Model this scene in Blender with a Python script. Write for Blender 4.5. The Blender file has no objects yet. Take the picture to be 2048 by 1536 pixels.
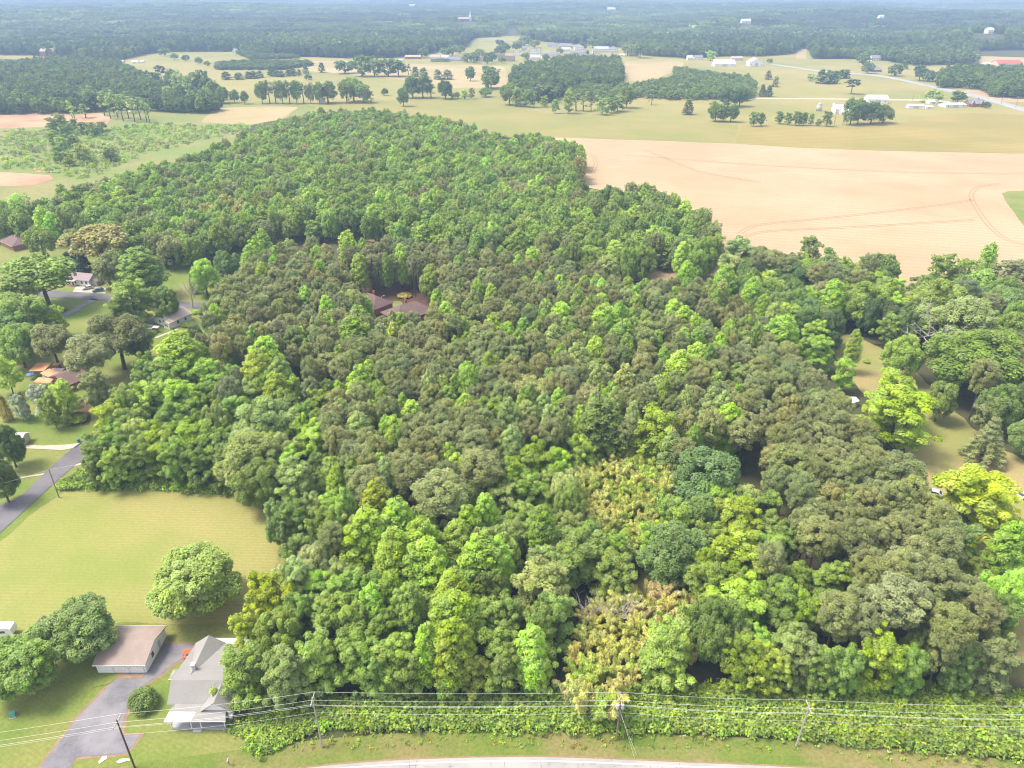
import bpy, math, random
import numpy as np
from mathutils import Vector, Matrix

# ------------------------------------------------------------------ camera, sky, sun, exposure
scene = bpy.context.scene
COL = scene.collection
CAM_H = 115.0
cam_data = bpy.data.cameras.new('camera')
cam = bpy.data.objects.new('camera', cam_data)
COL.objects.link(cam)
cam_data.sensor_fit = 'HORIZONTAL'
cam_data.sensor_width = 36.0
cam_data.lens = 36.0 * 1470.0 / 2048.0
cam_data.clip_start = 0.5
cam_data.clip_end = 40000.0
cam.location = (0, 0, CAM_H)
cam.rotation_euler = (math.radians(90 - 28.345), 0, 0)
scene.camera = cam

SUN_EL, SUN_AZ = math.radians(60), math.radians(-88)      # azimuth from +Y towards +X
world = bpy.data.worlds.new("World")
scene.world = world
world.use_nodes = True
wn = world.node_tree.nodes
wl = world.node_tree.links
wn.clear()
sky = wn.new('ShaderNodeTexSky')
sky.sky_type = 'NISHITA'
sky.sun_disc = False
sky.sun_elevation = SUN_EL
sky.sun_rotation = SUN_AZ
sky.altitude = 200
sky.dust_density = 3.0
sky.air_density = 1.0
hsv = wn.new('ShaderNodeHueSaturation')                   # thin bright overcast: the same sky with less blue
hsv.inputs['Saturation'].default_value = 0.3
bg = wn.new('ShaderNodeBackground')
bg.inputs['Strength'].default_value = 0.15
wo = wn.new('ShaderNodeOutputWorld')
wl.new(sky.outputs[0], hsv.inputs['Color'])
wl.new(hsv.outputs[0], bg.inputs[0])
wl.new(bg.outputs[0], wo.inputs[0])

sun_data = bpy.data.lights.new('sun', 'SUN')
sun_data.energy = 2.0
sun_data.angle = math.radians(18)
sun_data.color = (1.0, 0.92, 0.79)
sun = bpy.data.objects.new('sun', sun_data)
COL.objects.link(sun)
to_sun = Vector((math.sin(SUN_AZ) * math.cos(SUN_EL), math.cos(SUN_AZ) * math.cos(SUN_EL), math.sin(SUN_EL)))
sun.rotation_euler = to_sun.to_track_quat('Z', 'Y').to_euler()
sun.location = (-200, 80, 300)

scene.view_settings.view_transform = 'Standard'
scene.view_settings.look = 'None'
scene.view_settings.exposure = 1.28
scene.view_settings.gamma = 1.0
scene.view_settings.use_curve_mapping = False
scene.cycles.max_bounces = 5
scene.cycles.diffuse_bounces = 3
scene.cycles.glossy_bounces = 1
scene.cycles.transmission_bounces = 3
scene.cycles.transparent_max_bounces = 4
scene.cycles.volume_bounces = 0
scene.cycles.caustics_reflective = False
scene.cycles.caustics_refractive = False
scene.cycles.use_denoising = True
scene.cycles.denoising_prefilter = 'ACCURATE'
scene.cycles.filter_width = 1.1
HAZE_DENSITY = 2.2e-4

# positions in metres: x right, y away from the camera, ground at z = 0
TREES = [
('T',-114,317.2,18,7.5,'lime'),('T',-113.5,325.1,18.8,8.7,'lime'),('T',-110.9,300,19.6,10,'lime'),('T',-99.1,316.5,17.2,6.5,'lime'),
('T',-98.9,291.6,17.3,6.5,'lime'),('T',-111,274.2,15.5,4.6,'lime'),('T',-63.4,291.1,18.6,8.4,'grn'),('O',-33,285.2,15.2,11.5,'grn'),
('T',-74.6,324.4,18.8,8.7,'lime'),('T',-60.8,258.6,15.5,4.6,'lime'),('T',-53.5,252.2,15.5,4.6,'lime'),('T',-52.6,232.4,19.6,10,'grn'),
('T',-52,219.7,21.2,12.9,'grn'),('O',-47.9,223.6,11.1,5.7,'mid'),('O',-40.2,218.7,13.8,9.3,'tan'),('O',-35.4,234.7,12.2,7,'pale'),
('P',-28.4,220.3,18.5,7.6,'gry'),('T',-27.8,254.8,17,6.3,'lime'),('T',-22,228.7,16.3,5.4,'lime'),('T',-23.8,266.2,15.5,4.6,'mid'),
('T',-21.7,285.7,17.5,6.9,'grn'),('T',-6.9,226,18.8,8.7,'lime'),('O',-12,265.4,12.4,7.4,'tan'),('O',-6.5,251.4,13.3,8.5,'tan'),
('T',-11.7,275.7,17.7,7.1,'pale'),('T',-76.5,205.9,20.1,10.9,'lime'),('T',-76.8,197.5,19.7,10.2,'lime'),('T',-91,214.2,16,5.1,'lime'),
('T',-98.8,211.6,15.5,4.6,'lime'),('T',-69.1,194.9,18.6,8.4,'grn'),('T',-68.6,186.7,18,7.5,'yel'),('T',-66.5,214.9,15.5,4.6,'lime'),
('T',-62,202.5,15.5,4.6,'grn'),('T',-54,206.4,17.1,6.3,'lime'),('T',-39.5,205.1,16.5,5.6,'lime'),('T',-33,208.6,16.2,5.3,'lime'),
('O',-21.1,214.7,12.6,7.5,'pale'),('T',-13.1,192.4,18.3,8,'lime'),('T',-15.1,220.1,15.5,4.6,'lime'),('T',-18.5,217.1,15.5,4.6,'lime'),
('T',-44.5,190.3,18.5,8.3,'lime'),('T',-49.9,185.5,15.8,4.9,'lime'),('T',-45,183.2,17.2,6.4,'lime'),('T',-30.7,178.4,15.5,4.6,'lime'),
('T',-26.9,170.2,18,7.6,'lime'),('O',-47.1,181.8,11.9,6.6,'pale'),('O',-39.4,181,11.8,6.6,'grn'),('O',-52,173.8,13.3,8.6,'grn'),
('T',-32.8,163.9,17,6.2,'lime'),('T',-20,185.7,17.2,6.5,'grn'),('T',-4.8,305.9,17.1,6.3,'lime'),('T',8.9,297.4,19.3,9.5,'lime'),
('T',37.8,282.7,20.4,11.3,'pale'),('T',15.8,281.2,16.7,5.9,'lime'),('T',27.7,265.7,18.2,7.8,'lime'),('T',18.8,264.2,16.5,5.6,'lime'),
('T',5.1,269.9,16.6,5.7,'lime'),('T',70.5,282.4,18.5,8.2,'lime'),('T',83.4,274,19.7,10.2,'lime'),('T',91.5,263.3,18.7,8.6,'lime'),
('T',85.2,253.4,16.7,5.8,'lime'),('T',92.2,251.1,16.6,5.8,'lime'),('T',68.6,271.5,15.5,4.6,'lime'),('T',32.3,247.5,18.4,8.1,'lime'),
('T',31.6,231.6,20.5,11.5,'lime'),('T',37.4,239.8,17.7,7.1,'lime'),('T',44.9,247.4,17.9,7.3,'lime'),('T',26.6,241.6,15.5,4.6,'yel'),
('T',5.9,241.6,16.5,5.6,'lime'),('T',12,242.9,17.8,7.2,'lime'),('T',17.1,236,19.5,9.8,'lime'),('T',-1.3,224.2,17.4,6.8,'lime'),
('T',3.9,227,17.5,6.8,'grn'),('T',9.7,228.6,17.5,6.9,'yel'),('T',13.8,218.7,18.7,8.5,'pale'),('T',57.2,242.5,18.1,7.6,'lime'),
('T',59.1,233.7,19,8.9,'lime'),('O',50.9,239.8,13.8,9.3,'pale'),('T',35.6,217.3,19.8,10.2,'grn'),('T',47.4,218.6,16.7,5.9,'lime'),
('T',42,211.3,16.6,5.7,'lime'),('T',23.9,220.1,15.5,4.6,'lime'),('T',26.3,208.4,18.9,8.9,'lime'),('T',20,202.9,19.4,9.7,'pale'),
('T',11.6,205.2,15.5,4.6,'lime'),('T',58,207.1,17.7,7.1,'lime'),('T',50.5,196.9,19.7,10.2,'lime'),('T',46.9,204.7,17.1,6.3,'lime'),
('T',-0.2,203.2,15.5,4.6,'lime'),('O',5.3,187.4,16.6,13.9,'pale'),('L',-4.8,174.3,16.4,12.4,'grn'),('L',37.7,164.2,17.7,14.8,'yel'),
('T',64.4,183.8,15.5,4.6,'lime'),('O',43.9,189.8,13.1,8.3,'grn'),('O',25.2,196.8,15.6,12.2,'pale'),('L',34.8,194.6,14.2,9.1,'pale'),
('L',3.1,165.9,13.4,8,'yel'),('T',91.4,236.7,19,9,'pale'),('T',89.3,221.6,20.6,11.9,'lime'),('T',96,239.8,17.7,7.1,'lime'),
('L',90.6,214.9,13.8,8.5,'yel'),('O',-62,146.9,14.9,11,'mid'),('L',-79.3,161.2,14.3,9.2,'grn'),('L',-51.7,162.8,14.8,10,'lime'),
('T',-30.7,163.2,17.4,6.8,'lime'),('T',-39.6,163,18.5,8.2,'pale'),('P',-15.9,156.2,19.1,8.3,'gry'),('P',-33.3,152.6,18.1,6.9,'olive'),
('P',-39.1,150.2,18.4,7.3,'brn'),('P',-9.1,154.4,19.4,8.7,'gry'),('T',-31.8,147.3,16.6,5.7,'lime'),('P',-25.5,150.2,18.4,7.3,'olive'),
('P',-33.9,137.2,19.3,8.7,'gry'),('P',-24.2,140.7,19.7,9.3,'brn'),('P',-7.8,142,20.2,10.1,'gry'),('L',-52.8,145.1,15.1,10.4,'pale'),
('O',-52.6,133.1,13.1,8.2,'blu'),('L',-49.4,132.4,13.6,8.2,'grn'),('L',-41.5,134.9,13.6,8.3,'lime'),('T',-41.7,142.7,15.8,4.8,'lime'),
('T',-30.4,133.2,18.6,8.4,'yel'),('T',-24.7,125.4,19.4,9.7,'lime'),('T',-30.4,121.3,19.6,10,'yel'),('P',-36.9,120.5,17.5,6.3,'brn'),
('T',-18.8,119.8,18.7,8.5,'yel'),('T',-16.8,112.6,19.4,9.7,'lime'),('T',-9.6,125.8,17.5,6.8,'lime'),('T',-6.2,113.7,19.7,10.2,'lime'),
('O',-40.9,117.6,13.2,8.4,'pale'),('L',-38.9,111.4,12.4,6.7,'lime'),('L',-44.9,115.9,11.3,5.4,'mid'),('T',-23.2,105.5,17.2,6.5,'yel'),
('L',-26.1,119.2,11.7,5.9,'gry'),('T',-11.2,104.5,18.7,8.6,'yel'),('T',-10.5,98.3,19.2,9.3,'yel'),('L',-31.2,113.8,10.6,4.7,'gry'),
('L',-40.7,104.5,12.6,7,'grn'),('L',-34.4,102.2,13.9,8.6,'grn'),('L',-43.7,101.8,9.2,3.5,'brn'),('L',5,153.1,15.4,10.8,'yel'),
('L',11.1,150.3,12.2,6.5,'lime'),('L',4.7,140.5,14.5,9.5,'grn'),('L',2.7,128.9,14.1,8.9,'grn'),('L',14.1,119.5,16.6,12.9,'grn'),
('L',21,115.2,14.4,9.3,'mid'),('L',5.6,109.3,16.3,12.3,'pale'),('L',-0.9,102.5,13.2,7.7,'mid'),('O',43.2,133.5,14.5,10.3,'blu'),
('L',49.4,127.8,16.2,12.1,'yel'),('L',47.1,117.2,16.4,12.5,'yel'),('L',43.9,105,15.4,10.9,'lime'),('L',51.6,105.8,14.1,9,'grn'),
('T',3.6,92.6,17,6.2,'lime'),('L',-2.3,94.4,13.7,8.4,'grn'),('L',28.1,94.5,14.9,10.2,'grn'),('L',41.7,93.8,13,7.4,'yel'),
('L',45.5,96.4,11.6,5.7,'lime'),('L',50.3,94.8,13,7.5,'pale'),('T',-3.6,114.4,18.3,8,'lime'),('T',103.6,118.8,18.5,8.2,'lime'),
('L',97.3,124.8,14,8.7,'blu'),('L',102.5,119.1,12.1,6.4,'mid'),('P',90.4,139.9,20.4,11.6,'gry'),('P',65.8,144.8,20.4,10.7,'olive'),
('P',81.3,143.6,18.2,7.1,'gry'),('P',79.2,94.5,19.5,8.9,'gry'),('P',63.6,119.8,18.8,7.9,'gry'),('P',71,118.8,18.8,7.9,'brn'),
('P',76.3,119.2,17.7,6.5,'gry'),('P',87.2,115.5,18.9,8.1,'olive'),('P',76.9,111,18.5,7.5,'olive'),('P',82.6,106.4,18.8,7.9,'olive'),
('L',64.6,112.3,13.2,7.7,'grn'),('L',62.5,105.8,12.7,7.1,'grn'),('L',53.8,107.5,13.3,7.9,'grn'),('L',44.7,92.5,12.2,6.5,'yel'),
('L',52.4,94.8,13,7.5,'gry'),('L',55.6,90.7,12.1,6.4,'grn'),('O',75.5,96.5,11.4,6.1,'mid'),('L',87.3,93.1,13.1,7.6,'gry'),
('P',76,88.9,16.7,5.3,'gry'),('T',75,132.3,15.5,4.6,'lime'),('L',66.5,92.8,14.1,9,'yel'),('L',110.7,185.9,17.9,15.2,'yel'),
('L',105.7,207.4,12.9,7.3,'lime'),('L',104.1,231.9,14.2,9,'lime'),('L',102.2,221,14.8,10,'lime'),('T',93.1,226.7,18,7.6,'lime'),
('O',139.8,182.4,15.2,11.5,'mid'),('O',127.1,189.4,13.5,8.9,'mid'),('L',136.2,180.8,12.8,7.1,'gry'),('O',127.4,215.1,15.5,12.1,'grn'),
('O',113.6,283.5,17,14.7,'dark'),('T',119.7,256.9,19.9,10.5,'lime'),('O',131.4,259,17.8,16.2,'grn'),('T',144.4,263.2,18.1,7.7,'yel'),
('O',159.6,301.8,15.5,12,'mid'),('L',152.8,304.9,13.3,7.8,'grn'),('L',138.3,306.3,15.4,10.9,'mid'),('L',182.8,298.7,16.1,11.9,'grn'),
('L',188.9,294.8,16.5,12.6,'grn'),('P',195.1,277.7,20.4,11.9,'brn'),('P',202.8,279.9,20.2,10,'brn'),('T',207.8,307.8,17.9,7.3,'lime'),
('O',159.1,259.7,18.7,18.1,'grn'),('O',186.8,275.1,17.6,15.9,'grn'),('O',192,267.8,16.4,13.6,'mid'),('O',186.6,256.5,17.1,15,'blu'),
('O',156,237.6,20,21.1,'pale'),('O',174.4,233.2,17.4,15.6,'grn'),('L',149.3,254.9,14.4,9.3,'yel'),('P',106.6,291.7,20.4,12.4,'brn'),
('P',111.9,285.7,20.3,10.2,'brn'),('L',100.5,312.3,18,15.4,'pale'),('L',91.9,295.4,16.5,12.6,'pale'),('L',135.8,323.7,15.7,11.4,'mid'),
('U',-193.2,274.3,17.9,16.6,'olive'),('O',-174.2,300.8,15,11.1,'olive'),('O',-173.2,307.8,14.3,10.1,'mid'),('O',-129,292.1,15.3,11.7,'lime'),
('O',-123,305,14.8,10.8,'mid'),('L',-145.5,262.7,17.7,14.9,'grn'),('O',-134,264.4,14.5,10.4,'mid'),('L',-146.5,254.7,13.9,8.6,'mid'),
('O',-128.7,229.1,14.9,11,'mid'),('U',-154.7,224.1,16.1,13.1,'olive'),('O',-167.2,225.1,16.2,13.2,'grn'),('L',-160,206.1,13.1,7.6,'lime'),
('L',-172.9,232.8,17.2,13.8,'mid'),('L',-108.1,228.8,12.8,7.2,'grn'),('L',-113.5,203.1,15,10.3,'grn'),('L',-125.1,193.6,14.6,9.6,'olive'),
('L',-133.4,191.1,13.2,7.7,'lime'),('L',-111.3,175,14.8,10,'yel'),('L',-104.2,184.4,16,11.8,'lime'),('L',-92.9,162.4,14.8,10,'yel'),
('L',-83.4,163,15.7,11.3,'yel'),('P',-81.5,192.8,16.3,4.2,'brn'),('O',-90.3,196,11.7,6.4,'mid'),('L',-50.9,146,12.9,7.3,'pale'),
('O',-69,161,14.7,10.7,'pale'),('L',-104.1,162.5,13.9,8.7,'grn'),('L',-96.2,158.6,13.8,8.5,'grn'),('L',-86.5,156.8,13.8,8.5,'grn'),
('L',-73.2,155.5,13.7,8.4,'mid'),('L',-96.2,185.2,15.9,11.6,'lime'),('L',-92.3,198.2,15.3,10.7,'lime'),('L',-106,198.2,15.3,10.7,'grn'),
('L',-93.8,175.2,14.7,9.7,'grn'),('L',-103.7,172.6,14.6,9.6,'grn'),('L',-77.9,177.9,14.7,9.8,'grn'),('L',-76.7,187.2,14,8.8,'pale'),
('L',-55.3,183,13.9,8.6,'grn'),('L',-34.9,92.6,13.9,8.6,'grn'),('L',-28.2,94.7,14.2,9.1,'grn'),('L',-21.2,93.2,13.5,8.1,'grn'),
('L',-19,88.1,12.6,7,'mid'),('L',-24.9,87.6,12.2,6.4,'grn'),('T',-10.8,92.4,18.3,8,'yel'),('T',-15,93.2,16.8,6,'lime'),
('L',-12.3,89.9,12.7,7.1,'grn'),('L',-1.1,86.5,12.3,6.6,'mid'),('L',4.8,87.7,11.9,6.1,'grn'),('L',-7.1,88.2,11.1,5.3,'grn'),
('O',-2,105,11.2,5.9,'grn'),('L',-41.7,85.7,11,5.2,'grn'),('L',60.1,90.7,12.4,6.8,'grn'),('L',71.5,90.2,12.4,6.7,'grn'),
('L',80.4,90.1,11.7,5.9,'mid'),('L',47.9,91,10.9,5,'lime'),('O',-65.7,113.9,13.8,18.5,'oliv2','large rounded yellowish green tree standing alone on the mown lawn behind the garage'),('O',-83.9,102,11.2,12.7,'blu','dense blue-green rounded tree touching the left corner of the white garage'),
('O',-89.7,92.8,11,11.8,'mid','broad dark green tree at the left edge beside the green utility box'),('L',-48.4,107.8,14.4,9.4,'yel2','bright yellow-green ash at the corner of the woods beside the yard light'),('L',-50.6,100.8,11.7,5.9,'yel2','small yellow-green tree between the yard light corner and the grey farmhouse roof'),('L',-47.5,89.8,14.3,9.2,'grn','broad green tree overhanging the right end of the grey farmhouse'),
('L',-40.3,89.5,13.4,7.9,'pale','grey-green tree just right of the farmhouse, its sprays like feathers'),('O',-66.8,155.2,17.1,15,'pale','big pale green rounded tree in the woods edge above the mown field'),('O',-65.7,172.6,17.3,15.4,'pale','big pale blue-green rounded tree one row behind the field edge'),('O',46.6,144.7,18.6,18,'blu','huge blue-green rounded tree right of the yellow upper bamboo grove'),
('O',34.3,119.2,16.3,13.5,'blu','pale blue-green rounded tree between the two yellow bamboo groves'),('T',23.4,165.4,21.2,13,'mid','dark green cone-shaped tree standing just behind the upper bamboo grove'),('T',57.3,166.7,19,8.9,'lime2','slender bright lime green tree leaning beside the dense right pine stand'),('L',106,135.4,19,19.5,'yel2','wide yellow-green spreading tree at the near end of the right clearing'),
('L',105.8,172.9,19,17.5,'yel2','yellow-green spreading tree on the left rim of the straw-coloured clearing'),('O',145.6,204.6,21,30.3,'grn2','largest domed green tree right of the bare dead tree'),('N',129.4,168.2,14,9.5,'gry','feathery grey-green conifer on the right rim of the clearing'),('O',99.2,109.6,13.8,9.2,'lime','lime green domed tree at the right edge above the bare soil'),
('T',113.5,220.9,16.1,5.2,'grn','narrow green spire tree alone inside the clearing'),('B',123.4,228.9,1.2,2.4,'grn','tiny green sapling alone in the straw-coloured clearing'),('P',71,100.2,20.2,10.1,'gry2','large pale grey-green pine towering over the lower right woods'),('P',-16.5,131.7,20.4,12.4,'gry2','big grey-green pine left of the upper bamboo grove'),
('U',-185.9,321.3,21,24.3,'tan2','large round tree with creamy blossom beyond the mauve-roofed house'),('O',-216.8,355.9,11.2,10.4,'gry','grey-green tree tucked against the creamy blossoming round tree'),('O',-223,337.3,16.2,13.2,'grn','green round tree right of the brown-roofed house'),('U',-188,278.1,21,25.9,'oliv2','large olive tree left of the mauve-roofed house by the road'),
('U',-177.3,243.2,19.2,19.3,'oliv2','large olive tree at the left edge below the upper road'),('T',-153,289.7,21.8,18,'grn','tall light green tree right of the mauve-roofed house'),('C',-203.2,323.1,9,5.5,'dkcd','leftmost of three dark cedars behind the mauve-roofed house'),('C',-200.1,323.3,11.2,5.5,'dkcd','middle one of three dark cedars behind the mauve-roofed house'),
('C',-195.7,321,9,6.8,'dkcd','rightmost of three dark cedars behind the mauve-roofed house'),('C',-135.3,294.6,9,3.8,'brn','narrow brownish cedar leaning on the light green lawn tree'),('U',-132.5,223.8,18.9,18.7,'dkol','broad dark olive tree in front of the white cottage'),('U',-135.9,212.8,17,14.8,'tan2','creamy olive domed tree overhanging the orange-roofed house'),
('L',-167.7,248.7,13.7,8.4,'yel','small lime tree below the upper gravel drive'),('T',-103,205.8,21.8,14.7,'lime2','bright lime green tree in front of the white cottage'),('B',-118.9,196.5,2.2,6.2,'silver','large silver-grey bush at the corner of the woods near the side road'),('C',-97.9,180.6,9,4.9,'silver','small silver-grey cedar poking out of the feathery left woods'),
('C',-82,175,9,2.5,'brn','thin dead brown cedar in the woods edge above the mown field'),('L',-146.9,189.4,9.8,4,'silver','left silver-grey shrub in front of the orange-roofed house'),('L',-140.3,190,12,6.2,'silver','right silver-grey shrub in front of the orange-roofed house'),('C',-147.4,192.1,9,2.7,'gold','golden brown cedar between two silver-grey shrubs'),
('C',-151.9,190,9,3.6,'gold','dull golden cedar at the left edge near the orange-roofed house'),('L',-134.7,185.4,11.6,5.8,'grn','green bushy tree right of the silver-grey shrubs'),('B',-131.3,189.5,2.3,6.3,'yel','rounded yellow-green bush beside the reddish soil at the side road'),('B',-66.9,89.9,3.2,5.2,'drk2','round dark green shrub between driveway and farmhouse porch'),
('O',-135,165.5,12.7,7.8,'dark','small dark green tree in front of the grey shed roof'),('O',-127.7,150,12.7,7.7,'dark','dark round tree cut by the left edge beside the side road'),('B',-136,252.5,1.2,4.1,'mid','small dark bush left of the garden swing'),('B',-182,274.9,1.2,4,'dark','small dark bush left of the upper gravel drive'),
('B',-127.4,272.8,1.2,4,'lime','lime green bush at the right end of the white cottage'),('B',-125.2,260.6,1.4,5,'mid','dark foundation bush along the front of the white cottage'),('B',-149.8,282.4,1.2,4.1,'mid','small round bush behind the white cottage'),('B',-45.4,290.7,1.6,6.3,'gold','low golden hedge in the clearing between the two brown-roofed houses'),
('L',-19.3,106.3,11,5.1,'silver','silver-grey leaved tree among the yellow-green crowns of the lower woods'),('O',-253.7,1206.8,19.5,28.9,'dark'),('O',-219.5,1164.1,30.2,30.8,'mid'),('O',-201.9,1164.1,25.6,25,'mid'),
('O',-181.3,1164.1,24.2,25,'dark'),('O',-166.6,1164.1,21.6,26.4,'dark'),('S',-154.6,1185.1,15.1,9,'brn'),('C',-141.7,1164.1,13.5,11,'brn'),
('C',-128.5,1150.4,13.4,13.1,'brn'),('C',-105.1,1124.1,13.1,12.1,'brn'),('C',-91.6,1124.1,13.1,14.2,'brn'),('O',-58,1105.1,18,14,'dark'),
('O',-35.5,1199.5,12.5,19.6,'dark'),('O',-27.3,1023.8,24,22.1,'mid'),('O',-31.6,934.5,11.1,14.3,'grn'),('O',-30.1,1007.8,19,17.9,'mid'),
('O',-207.6,882.7,22.1,20.4,'mid'),('O',-181.1,895.2,25.5,24.1,'grn'),('O',-167.4,882.7,19,17,'mid'),('S',-159.5,882.7,13.2,9.1,'brn'),
('B',-153.7,948.4,7.9,7.9,'dark'),('O',-117.1,925.5,23,23.6,'dark'),('O',-105.2,925.5,24.6,23.6,'dark'),('S',-95.8,925.5,15.4,13,'brn'),
('O',-77.9,916.6,20.7,18.8,'dark'),('O',-119.1,855,17.9,14.3,'mid'),('L',-55.7,916.6,9.9,9.4,'lime'),('L',-46.9,916.6,12,8.2,'brn'),
('L',-64.2,921.1,7.7,7.1,'grn'),('L',-69.7,916.6,6.6,7,'pale'),('O',-2.8,866.7,23.3,21.1,'mid'),('L',4.9,855,19.5,13.2,'pale'),
('L',13.1,851.1,15.3,10.9,'grn'),('L',19.6,847.3,20.3,13.1,'mid'),('S',30,882.7,20,12.4,'brn'),('S',41.9,882.7,19,12.4,'mid'),
('L',35,851.1,11.3,9.8,'grn'),('L',44.6,804,14.6,9.3,'grn'),('L',58.1,804,22.3,13.5,'grn'),('S',67.7,821.5,17.8,11.6,'pale'),
('S',74.8,818,16.8,10.5,'pale'),('S',83.6,821.5,13.9,8.5,'brn'),('L',92.2,793.8,16.4,13.3,'pale'),('L',103.1,807.5,16.6,12.5,'mid'),
('L',111.2,818,17.3,14.8,'mid'),('O',123.6,843.5,22.7,16.3,'mid'),('S',91.2,828.8,15,8.5,'mid'),('S',155.1,866.7,11.5,6.7,'brn'),
('C',180.6,797.2,14.5,10.3,'brn'),('O',197.9,752.3,18.4,16.6,'mid'),('L',205.8,752.3,13.8,10.7,'grn'),('O',212.3,749.3,16,13.6,'mid'),
('O',234.7,847.3,21.3,19.6,'dark'),('O',249.3,855,20.5,18.7,'dark'),('L',226.6,723,14.2,9.4,'mid'),('L',234.9,725.9,11.6,7.5,'mid'),
('C',363.6,1124.1,11.8,9.2,'brn'),('C',345.4,1034.7,13.4,8.5,'brn'),('C',299.7,939.1,13.4,8.4,'dark'),('C',307.5,939.1,12.3,8.4,'dark'),
('L',416.5,1105.1,9.7,11.9,'pale'),('C',419.2,1074.7,18.2,12.2,'dark'),('C',427.2,1068.8,17.5,12.2,'dark'),('C',438.3,1074.7,16.3,10.9,'dark'),
('C',472.4,1137.1,11.9,11.5,'dark'),('C',479.6,1137.1,11.9,10.1,'dark'),('P',415.9,962.6,17.1,17.2,'drk3'),('O',321.2,731.6,25,19,'mid'),
('O',330.7,737.4,21.6,16.3,'dark'),('O',343.2,737.4,20.7,19.1,'dark'),('O',357.3,743.3,17.3,16.4,'mid'),('L',255.6,737.4,11.3,8.6,'mid'),
('L',261.8,731.6,10.8,7.6,'mid'),('L',268.9,728.7,13.4,10.4,'mid'),('L',275.5,728.7,11.7,8.5,'mid'),('L',282.6,728.7,10.8,6.6,'grn'),
('L',295.2,723,13.4,11.3,'mid'),('L',288.7,725.9,6.3,5.7,'grn'),('L',476.1,886.9,13.8,22.7,'oliv2'),('O',506.2,886.9,12.2,15.9,'dark'),
('O',514,843.5,6.6,7.6,'dark'),('O',608,1392.9,15.9,19.2,'dark'),('O',539.4,1206.8,16.8,18.2,'dark'),('O',581.4,1319.3,16.7,18.2,'dark'),
('O',670.9,1402.7,20.8,26.3,'dark'),('O',564.7,1171,16.3,19.2,'dark'),('C',628.5,1276.9,13.2,9.6,'dark'),('O',571.8,1111.3,19.4,19.7,'dark'),
('O',577.6,1098.8,14.1,15.3,'dark'),('O',584.9,1092.7,12.8,15.2,'dark'),('L',580.5,1023.8,10.3,13,'lime'),('L',620.7,1051.5,8.7,10.7,'grn'),
('B',445.6,1383.3,7.1,9.5,'mid'),('L',355.3,1432.8,16.3,19.7,'lime'),('S',768.3,1319.3,16.7,9.1,'brn'),('C',-405.5,1124.1,10.5,14.2,'dark'),
('C',-387.7,1124.1,9.2,12.8,'dark'),('C',-377.6,1137.1,9.3,11.5,'dark'),('C',-370.5,1137.1,10,11.5,'dark'),('C',-365.9,1150.4,9.4,10.9,'dark'),
('C',-355.1,1171,9.5,11.8,'dark'),('C',-345.8,1164.1,9.5,11.7,'dark'),('C',-336.5,1157.2,8.8,10.2,'dark'),('C',-329.2,1171,8.9,10.3,'dark'),
('C',-321.9,1171,10.9,10.3,'dark'),('C',-317.3,1185.1,8.3,6,'dark'),('C',-313,1206.8,15.4,9.1,'dark'),('C',-292.1,1221.8,14.8,10,'dark'),
('B',-287.5,1117.7,7.8,9.9,'dark'),('O',-281,878.7,23,13.5,'mid'),('S',-272.6,878.7,25.1,11.3,'mid'),('S',-265.8,878.7,24.1,11.3,'pale'),
('O',-258,878.7,23,14.6,'mid'),('S',-249,874.6,25,11.2,'brn'),('O',-242.2,878.7,24.1,13.5,'mid'),('S',-234.3,878.7,24.1,11.3,'pale'),
('O',-226.4,878.7,22,12.4,'brn'),('O',-215.3,874.6,22.9,13.5,'mid'),('S',-206.4,874.6,20.9,12.3,'brn'),('O',-186.7,882.7,24.2,17,'mid'),
('P',-483.3,1092.7,21,13.8,'drk3'),('O',-472.9,1045.8,18.4,17.2,'dark'),('O',-485.1,1057.2,14.9,16.1,'mid'),('O',-443.6,1029.2,21.7,17,'mid'),
('O',-427.4,1013.1,20.2,16.7,'pale'),('O',-385.3,953.1,25.8,20.7,'mid'),('O',-371.5,943.7,27.8,24.1,'mid'),('S',-379.8,907.9,28,10.5,'pale'),
('S',-364.3,882.7,29.3,10.2,'pale'),('S',-380.1,882.7,26.2,9.1,'pale'),('O',-345,907.9,21.6,17.4,'mid'),('O',-325.8,882.7,17.9,13.6,'mid'),
('O',-313.4,882.7,13.7,11.3,'mid'),('O',-299.5,874.6,13.6,10.1,'mid'),('O',-341.5,874.6,18.8,13.5,'grn'),('O',-386.9,882.7,17.9,14.7,'pale'),
('S',-440.3,814.5,25.4,12.6,'pale'),('S',-440.1,774.2,16.9,6,'lime'),('S',-420.4,743.3,15.5,6.8,'lime'),('S',-426.5,774.2,14.1,11,'grn'),
('S',-413.9,787.2,23.8,10.2,'pale'),('S',-398.5,767.8,22.4,8.9,'pale'),('S',-394.5,774.2,24.4,10,'pale'),('S',-380.3,755.4,24.8,9.8,'grn'),
('S',-380.6,767.8,23.3,9.9,'pale'),('S',-366.3,749.3,22.8,9.7,'pale'),('S',-365.9,761.5,21.3,9.9,'pale'),('S',-354.6,749.3,20.1,7.8,'pale'),
('S',-414.4,807.5,22.4,10.4,'pale'),('S',-396.7,807.5,22.4,10.4,'grn'),('S',-349.1,743.3,18.2,6.8,'pale'),('O',-661.9,1531,13.9,19.1,'mid'),
('O',-579.6,1422.6,9.8,14.2,'dark'),('O',-534.6,1364.4,11,13.7,'mid'),('O',-506.9,1328.1,7.6,10,'dark'),('O',-607.4,1443.1,11.5,14.4,'mid'),
('L',-407.6,682.8,13.6,11.6,'grn'),('L',-409.3,698.4,14.7,13.7,'grn'),('L',-374.7,644.3,14.5,11.8,'mid'),('L',-368.9,613.6,14,10.5,'grn'),
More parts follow.
